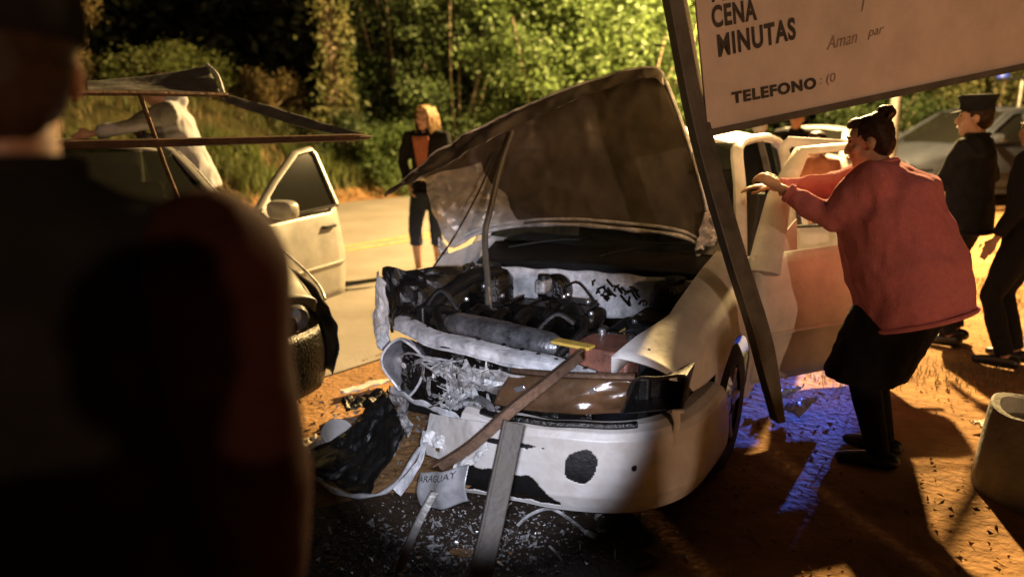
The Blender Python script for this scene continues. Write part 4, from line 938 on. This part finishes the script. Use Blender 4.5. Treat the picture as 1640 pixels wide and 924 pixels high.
    if bt_ == 'skirt':
        kz = st.get('skirt_len', .5); c0 = (kn[0] + kn[1]) / 2; 
        rs = []
        for t in np.linspace(0, 1, 7):
            c = T((0, 0, -.04)).lerp(Vector((c0.x, c0.y, c0.z - kz * .0 - .06)), t); rs.append([c + (rot @ Vector((math.cos(a) * (.185 * bk_ - .01 * t), math.sin(a) * (.14 * bk_ * dp_ - .02 * t), 0))) * k for a in np.linspace(0, 2 * math.pi, 25)[:-1]])
        mb.rings(rs)
    else:
        e_ = st.get('leg_end', .97)
        for i in (0, 1):
            ae = kn[i].lerp(an[i], e_); flare = st.get('flare', 1)
            mb.tube([hp[i] + Vector((0, 0, .02)), hp[i].lerp(kn[i], .45), kn[i], kn[i].lerp(ae, .5), ae], [.105 * B ** .6 * k, .092 * B ** .6 * k, .070 * B ** .4 * k, .068 * B ** .3 * k, .06 * flare * k], 14)
    mkobj('skirt' if bt_ == 'skirt' else 'trousers', fuse(mb, gv, 3, .006 * st.get('wr', 1), 9, seed + 5), st['bottomm'], root)
    if st.get('legm'):
        for i in (0, 1): MB().tube([hp[i].lerp(kn[i], .6), kn[i], kn[i].lerp(an[i], .35), an[i] + Vector((0, 0, -.01))], [.09 * k, .074 * k, .070 * k, .05 * k], 16).obj('stocking', st['legm'], root)
    if st.get('shoes'):
        for i in (0, 1):
            fd = W_((.15 * (1 if i else -1), 1, 0)).normalized(); mb = MB(); a = an[i]
            mb.tube([a + Vector((0, 0, -.03 * k)) - fd * .05 * k, a + fd * .06 * k + Vector((0, 0, -.035 * k)), a + fd * .17 * k + Vector((0, 0, -.045 * k))], [.045 * k, .043 * k, .03 * k], 12, capr=True)
            mkobj('shoe', fuse(mb, .012, 2), st['shoes'], root)
    return root
def g0(x, y): return (x, y, max(0, ground_z(x, y)))
# foreground person at the left, back to the camera
person('large foreground person in dark clothes and cap, back turned', (-.60, .87, 0), R(8), 1.80, R(3), R(0), (None, (-.36, .92, .86)), ((-1, -.3, 0), (.8, -.6, 0)),
       st=dict(top=M['blk'], sleevem=M['redc'], bottomm=M['blk'], shoes=M['shoe'], cap='round', capm=M['blk'], skin=M['skin2'], hem=-.14, drop=.06, wr=.5), look=(-.35, 1, -.1), bulk=1.12, seed=3, voxel=.012)
# woman across the road
person('blond woman in black cardigan walking on the road', (-.86, 7.72, 0), R(180 - 18), 1.74, R(4), 0, ((-.56, 7.59, .80), (-1.06, 7.63, .95)), ((0, -1, 0), (1, -.6, 0)), ((-.80, 7.92, 0), (-.97, 7.57, 0)),
       st=dict(top=M['blk'], front=M['orange'], bottomm=M['denim'], leg_end=.42, flare=1.15, shoes=M['leather'], hair='long', hairm=M['hairl'], hem=-.05, topname='cardigan'), look=(.15, 1, -.1), seed=5, voxel=.008)
# man in grey hoodie, leaning on the silver car
person('person in grey hoodie standing on the sill of the silver car', (-2.36, 5.56, .315), R(120), 1.64, R(16), R(4), ((-2.85, 5.15, 1.50), (-2.75, 5.55, 1.50)), ((-.6, .1, -1), (.6, .1, -1)), ((-2.40, 5.50, .315), (-2.30, 5.66, .315)),
       st=dict(top=M['grey'], bottomm=M['denim'], shoes=M['shoe'], hood=1, topname='hoodie', wr=2.2), look=(0, 1, -.3), bulk=1.2, seed=7, voxel=.014)
# woman in pink at the open door
person('woman in pink sweater with hair bun holding the open car door', (1.83, 3.33, 0), R(58), 1.66, R(19), R(4), ((1.275, 3.50, 1.275), (1.19, 3.76, 1.25)), ((.15, -.6, -1), (.1, 0, -1)), ((1.72, 3.20, 0), (1.82, 3.36, 0)),
       st=dict(top=M['pink'], bottomm=M['blk'], bottom='skirt', shoes=M['shoe'], hair='bun', hem=-.20, topname='sweater', sleeve=.9, botk=.76, back=1.1, deep=1.2, smooth=14, hemk=.86, legm=M['blk'], wr=1.3, palm=(Vector((-.2, .7, -.5)), Vector((0, 0, -1)))), look=(-.1, 1, -.3), bulk=1.68, seed=9, voxel=.007, curl=(.9, .4))
# man in the flat cap, and the person beside him at the frame edge
person('man in dark uniform and flat topped cap, seen from behind', (3.22, 5.20, 0), R(48), 1.74, R(2), 0, ((3.0, 5.45, 1.0), (3.3, 5.5, 1.02)), ((-.5, -1, 0), (.5, -1, 0)),
       st=dict(top=M['navy'], bottomm=M['navy'], shoes=M['shoe'], cap='kepi', capm=M['navy'], hair='short', skin=M['skin'], hem=-.10), look=(-.2, 1, 0), bulk=1.12, seed=13, voxel=.010)
person('dark dressed person at the right edge beside the capped man', (3.32, 4.70, 0), R(40), 1.66, R(2), 0,
       st=dict(top=M['blk'], bottomm=M['blk'], shoes=M['shoe'], hair='short', skin=M['skin2']), look=(0, 1, 0), bulk=1.1, seed=15, voxel=.015)
person('dark dressed onlooker beyond the white car roof, arms down', (2.62, 8.0, 0), R(160), 1.64, 0, 0,
       st=dict(top=M['blk'], bottomm=M['blk'], shoes=M['shoe'], hair='short', skin=M['grey']), seed=17, voxel=.018)
person('onlooker in dark clothes under the sign, left of the pink woman', (3.42, 9.1, 0), R(150), 1.74, 0, 0,
       st=dict(top=M['blk'], bottomm=M['blk'], shoes=M['shoe'], cap='round', capm=M['rust'], hair='short', skin=M['skin2']), seed=19, voxel=.018)
person('person in orange shirt seen through the open door window', (2.72, 6.6, 0), R(120), 1.50, R(6), 0,
       st=dict(top=M['orange'], bottomm=M['denim'], shoes=M['shoe'], hair='short', skin=M['skin2']), seed=21, voxel=.018)

# onlookers standing behind the viewer; their shadows lie over the foreground
on = person('dark dressed photographer standing right behind the lens', (.06, -.42, 0), 0, 1.72, 0, 0, st=dict(top=M['blk'], bottomm=M['blk'], shoes=M['shoe'], hair='short', skin=M['skin2']), bulk=1.15, seed=23, voxel=.02)
on['group'] = 'onlookers behind the viewer'
def copy_tree(o, parent=None):
    c = o.copy(); C.objects.link(c); c.parent = parent
    for ch in o.children: copy_tree(ch, c)
    return c
for x, y, sc, lb in ((-.55, -1.35, .97, 'leftmost of the onlookers behind the photographer'), (.75, -1.1, .96, 'onlooker just right of the photographer'), (1.45, -1.45, 1.0, 'middle one of the onlookers behind the viewer'), (2.05, -1.15, .96, 'onlooker second from the right behind the viewer'), (2.75, -1.3, .97, 'rightmost of the onlookers behind the viewer')):
    c = copy_tree(on); c.location = (x, y, 0); c.scale = (sc, sc, sc); c['label'] = lb

# ================================================================== SIGN AND POLES
hr_, rl_ = R(18), R(10)
SH = Vector((math.cos(hr_), math.sin(hr_), 0)); SN = Vector((math.sin(hr_), -math.cos(hr_), 0))
SU = SH * math.cos(rl_) + Vector((0, 0, math.sin(rl_))); SV = -SH * math.sin(rl_) + Vector((0, 0, math.cos(rl_)))
SO = Vector((.83, 3.2, 1.55))
G = empty('sign_board', (SO.x, SO.y, 0)); tag(G, 'cream painted food sign tilted on a snapped steel post', 'sign')
def sp_(u, v, d=0): return SO + SU * u + SV * v + SN * d - Vector((SO.x, SO.y, 0))
mb = MB(); SW, SHH = 2.15, 1.15
def slab(mb, u0, u1, v0, v1, d0, d1): 
    P = [sp_(u, v, d) for u in (u0, u1) for v in (v0, v1) for d in (d0, d1)]
    mb.add(P, [(0, 1, 3, 2), (4, 6, 7, 5), (0, 4, 5, 1), (2, 3, 7, 6), (0, 2, 6, 4), (1, 5, 7, 3)])
slab(mb, .0, SW, .0, SHH, -.012, .0); mb.obj('board', M['sign'], G, smooth=False)
mb = MB(); slab(mb, -.012, SW + .01, -.026, .004, -.03, .010); mb.obj('bottom_rail', M['post'], G, smooth=False)
mb = MB(); slab(mb, -.012, SW + .01, SHH, SHH + .03, -.03, .010); mb.obj('top_rail', M['post'], G, smooth=False)
mb = MB(); slab(mb, SW, SW + .05, -.02, SHH, -.04, .012); mb.obj('end_rail', M['post'], G, smooth=False)
# left post: snapped, leaning against the wing of the car
pp = [Vector(p) - Vector((SO.x, SO.y, 0)) for p in ((.67 - .16, 3.21, 2.70), (.67, 3.205, 2.07), (.80, 3.19, 1.55), (.94, 3.08, 1.06), (1.06, 3.02, .70), (1.155, 2.985, .33))]
mb = MB(); rr = []
for i, p in enumerate(spline(pp, 24)):
    t = i / 23; hw = .050 - .022 * sm(.82, 1, t); rr.append([p + SH * a * hw + SN * b * .03 for a, b in ((-1, -1), (-1, 1), (.35, 1), (.35, .2), (1, .2), (1, -1))])
mb.rings(rr); mb.obj('post', M['post'], G, smooth=False, bevel=.004)
# right post goes to the ground outside the picture
e0 = sp_(SW - .05, 0); e1 = sp_(SW - .05 , SHH)
MB().tube([Vector((e0.x + .17, e0.y + .05, -.3)), e0 + SN * -.06, e1 + SN * -.06], .045, 8).obj('post', M['post'], G)
def sign_text(txt, u, v, wid, hgt, m, shear=0, bold=0, rot=0, name='lettering', sp=1):
    me = text_mesh(txt, 1, shear, bold, sp); xs = [a.co.x for a in me.vertices]; ys = [a.co.y for a in me.vertices]
    x0, x1, y0, y1 = min(xs), max(xs), min(ys), max(ys)
    for a in me.vertices:
        X = (a.co.x - x0) / (x1 - x0) * wid; Y = (a.co.y - y0) / (y1 - y0) * hgt + rot * X
        a.co = sp_(u + X, v + Y, .0035)
    return mkobj(name, me, m, G, smooth=False)
sign_text('CENA', .064, .404, .215, .088, M['ink'], 0, .034, .015, sp=1.12)
sign_text('MINUTAS', .080, .286, .385, .092, M['ink'], 0, .034, .045, sp=1.14)
sign_text('TELEFONO', .126, .088, .43, .05, M['ink'], 0, .05, -.012, sp=1.16)
sign_text('AL', .07, .505, .105, .088, M['ink'], 0, .02, 0)
sign_text(': (0', .575, .085, .085, .05, M['ink2'], .1, .0, 0)
sign_text('Aman', .62, .235, .165, .055, M['ink2'], .35, 0, .05)
sign_text('par', .84, .245, .09, .04, M['ink2'], .35, 0, .05)
sign_text('y', .81, .37, .03, .075, M['ink2'], .35, .01, 0)
# poles in front of the nose
def beam(name, label, pts, wid, m, thick=.006):
    """bent steel angle bar"""
    o0 = Vector(pts[0]); r = empty(name, (o0.x, o0.y, 0)); tag(r, label, 'steel bar')
    P = [p - Vector((o0.x, o0.y, 0)) for p in spline(pts, 16)]; rr = []
    for i, p in enumerate(P):
        t = (P[min(15, i + 1)] - P[max(0, i - 1)]).normalized(); a = t.cross(Vector((0, 1, 0))).normalized(); b = t.cross(a).normalized()
        rr.append([p + a * x * wid + b * y * wid for x, y in ((-.5, 0), (-.5, -.12), (.38, -.12), (.38, .75), (.5, .75), (.5, 0))])
    MB().rings(rr).obj('bar', m, r, smooth=False, bevel=.002); return r
beam('steel_post', 'upright bent steel post standing in front of the car bumper', [(-.115, 1.93, -.15), (-.10, 1.95, .22), (-.055, 2.05, .42), (.005, 2.17, .67)], .072, M['oldsteel'])
beam('steel_bar', 'rusty diagonal steel bar lying across the crushed nose', [(-.255, 2.36, .425), (-.14, 2.345, .51), (.0, 2.35, .64), (.12, 2.40, .72), (.24, 2.48, .79)], .045, M['rust'])
beam('trim_strip', 'thin pale strip slanting under the number plate', [(-.40, 2.32, .05), (-.33, 2.33, .22), (-.27, 2.36, .33)], .03, M['galv'])

# ================================================================== THINGS ON THE GROUND
# cup shaped lamp housing
r = empty('lamp_housing', (-.90, 3.44, 0)); tag(r, 'white cup shaped lamp housing lying on the sand', 'car part'); r.rotation_euler = (R(34), R(22), R(10))
MB().lathe([(.045, .0), (.06, .015), (.075, .07), (.08, .085), (.083, .125), (.078, .13), (.072, .12), (.06, .05), (.03, .02), (.001, .02)], n=24).obj('cup', M['bwhite'], r)
MB().lathe([(.079, .09), (.086, .095), (.086, .105), (.079, .11)], n=24).obj('collar', M['wire'], r)
def sheet(name, label, cat, pts, m, amp=.02, seed=0):
    f = surf(pts); mb = MB(); c = Vector(pts[0][0]); mb.grid(lambda u, v: f(u, v) - Vector((c.x, c.y, 0)) + Vector((0, 0, .01 + amp * (.6 + abs(nz((u * 3, v * 3, 0), 2, seed))))), 14, 12)
    return tag(mb.obj(name, m, None, solid=.003, loc=(c.x, c.y, 0)), label, cat)
sheet('paper_scrap', 'crumpled pale scrap beside the white lamp housing', 'scrap', [[(-1.08, 3.40, 0), (-.98, 3.44, 0.02)], [(-1.0, 3.22, 0), (-.90, 3.28, .03)]], M['paper'], .04, 1)
sheet('paper_scrap', 'crumpled cream wrapper just below the lamp housing', 'scrap', [[(-.98, 3.27, 0), (-.88, 3.30, 0)], [(-.93, 3.16, 0), (-.82, 3.2, .02)]], M['paper'], .04, 3)
sheet('plastic_trim', 'broken pale plastic trim left of the crushed wing', 'car part', [[(-1.02, 4.12, 0), (-.78, 4.32, 0)], [(-.98, 4.04, .01), (-.72, 4.24, .02)]], M['paper'], .03, 5)
sheet('plastic_trim', 'dark broken trim heap beside the torn skirt', 'car part', [[(-.95, 3.85, 0), (-.68, 4.0, 0)], [(-.88, 3.68, .02), (-.62, 3.8, .03)]], M['grime'], .08, 7)
sheet('paper_scrap', 'white litter on the verge beyond the pink woman', 'scrap', [[(2.42, 3.66, 0), (2.55, 3.68, .01)], [(2.45, 3.58, 0), (2.58, 3.6, .01)]], M['paper'], .03, 9)
sheet('amber_flap', 'brown plastic flap on the road under the silver door', 'car part', [[(-1.72, 5.30, .22), (-1.50, 5.42, .25)], [(-1.68, 5.22, .08), (-1.50, 5.34, .14)]], M['rust'], .01, 11)
for i, (x, y, a, lb) in enumerate(((1.45, 4.02, 20, 'upper blue lit plastic bag under the open door'), (1.47, 3.80, 35, 'lower blue lit plastic bag under the open door'))):
    c, s_ = math.cos(R(a)), math.sin(R(a)); sheet('plastic_bag', lb, 'bag', [[(x, y, 0), (x + .2 * c, y + .2 * s_, .01)], [(x + .12 * s_, y - .12 * c, 0), (x + .2 * c + .1 * s_, y + .2 * s_ - .1 * c, .06)]], M['bluec'], .05, 13 + i)
r = tag(MB().tube(spline([(.02, 2.66, .02), (.08, 2.70, .05), (.16, 2.72, .06), (.24, 2.68, .03), (.29, 2.62, .015)], 20), .007, 6).obj('cable', M['wire']), 'pale cable end lying under the bumper', 'cable')
MB().tube([(.29, 2.62, .015), (.33, 2.585, .014)], .012, 8).obj('plug', M['wire'], r)
# broken glass and plastic under the nose
mb = MB()
for k in range(4200):
    x = random.gauss(-.28, .33); y = random.gauss(2.48, .22) + .1 * x; s_ = random.uniform(.002, .010) * (2.4 if random.random() < .06 else 1)
    if y < 1.5: continue
    c = Vector((x, y, max(0, ground_z(x, y)) + s_ * .4)); vs = [c + Vector((random.uniform(-1, 1), random.uniform(-1, 1), random.uniform(-.5, 1))) * s_ for _ in range(4)]
    mb.add(vs, [(0, 1, 2), (0, 2, 3), (0, 3, 1), (1, 3, 2)])
for k in range(260):
    x = random.gauss(-.72, .22); y = random.gauss(3.75, .28); s_ = random.uniform(.005, .022); c = Vector((x, y, max(0, ground_z(x, y)) + s_ * .4)); vs = [c + Vector((random.uniform(-1, 1), random.uniform(-1, 1), random.uniform(-.5, 1))) * s_ for _ in range(4)]
    mb.add(vs, [(0, 1, 2), (0, 2, 3), (0, 3, 1), (1, 3, 2)])
tag(mb.obj('crash_debris', M['shard'], smooth=False), 'broken glass and plastic bits strewn under the nose', 'debris', kind='stuff')
mb = MB()
for k in range(9):
    x = random.gauss(-.22, .26); y = random.gauss(2.5, .17); a = random.uniform(0, 3.14); l_ = random.uniform(.02, .07)
    c = Vector((x, y, .014)); d = Vector((math.cos(a), math.sin(a), random.uniform(-.1, .5))) * l_; mb.tube(spline([c - d * .5, c + Vector((0, 0, .012)), c + d * .5 + Vector((0, 0, .01))], 5), random.uniform(.002, .006), 5, flat=random.uniform(.3, 1))
tag(mb.obj('debris_strips', M['wire'], smooth=False), 'torn wires and strips among the debris', 'debris', kind='stuff')
# dark patch added under the nose to tone down the torchlit sand
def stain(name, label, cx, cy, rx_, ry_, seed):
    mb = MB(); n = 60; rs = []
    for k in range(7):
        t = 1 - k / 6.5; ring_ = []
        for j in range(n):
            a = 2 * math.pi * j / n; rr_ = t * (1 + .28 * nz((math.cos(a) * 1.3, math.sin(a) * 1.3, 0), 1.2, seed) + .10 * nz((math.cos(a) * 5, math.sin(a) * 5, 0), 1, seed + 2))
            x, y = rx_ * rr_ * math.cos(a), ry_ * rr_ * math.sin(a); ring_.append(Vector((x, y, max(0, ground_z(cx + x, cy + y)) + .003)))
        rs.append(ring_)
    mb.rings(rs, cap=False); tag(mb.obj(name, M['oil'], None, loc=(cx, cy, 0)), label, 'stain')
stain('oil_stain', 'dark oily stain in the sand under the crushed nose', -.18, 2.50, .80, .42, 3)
# concrete drum at the right edge
r = empty('concrete_drum', (2.30, 2.98, 0)); tag(r, 'grey concrete drum at the right edge of the verge', 'drum')
mb = MB(); rr = []
for rad, z in ((.235, -.02), (.238, .02), (.228, .15), (.212, .34), (.205, .38), (.195, .385), (.17, .375), (.165, .30), (.001, .29)):
    rr.append([Vector((math.cos(a) * rad * (1 + .012 * math.sin(5 * a)), math.sin(a) * rad, z + (.012 * math.sin(3 * a + 1) if z > .3 else 0))) for a in np.linspace(0, 2 * math.pi, 37)[:-1]])
mb.rings(rr, cap=False); mb.obj('shell', M['conc'], r)

bpy.data.scenes.remove(TMP)
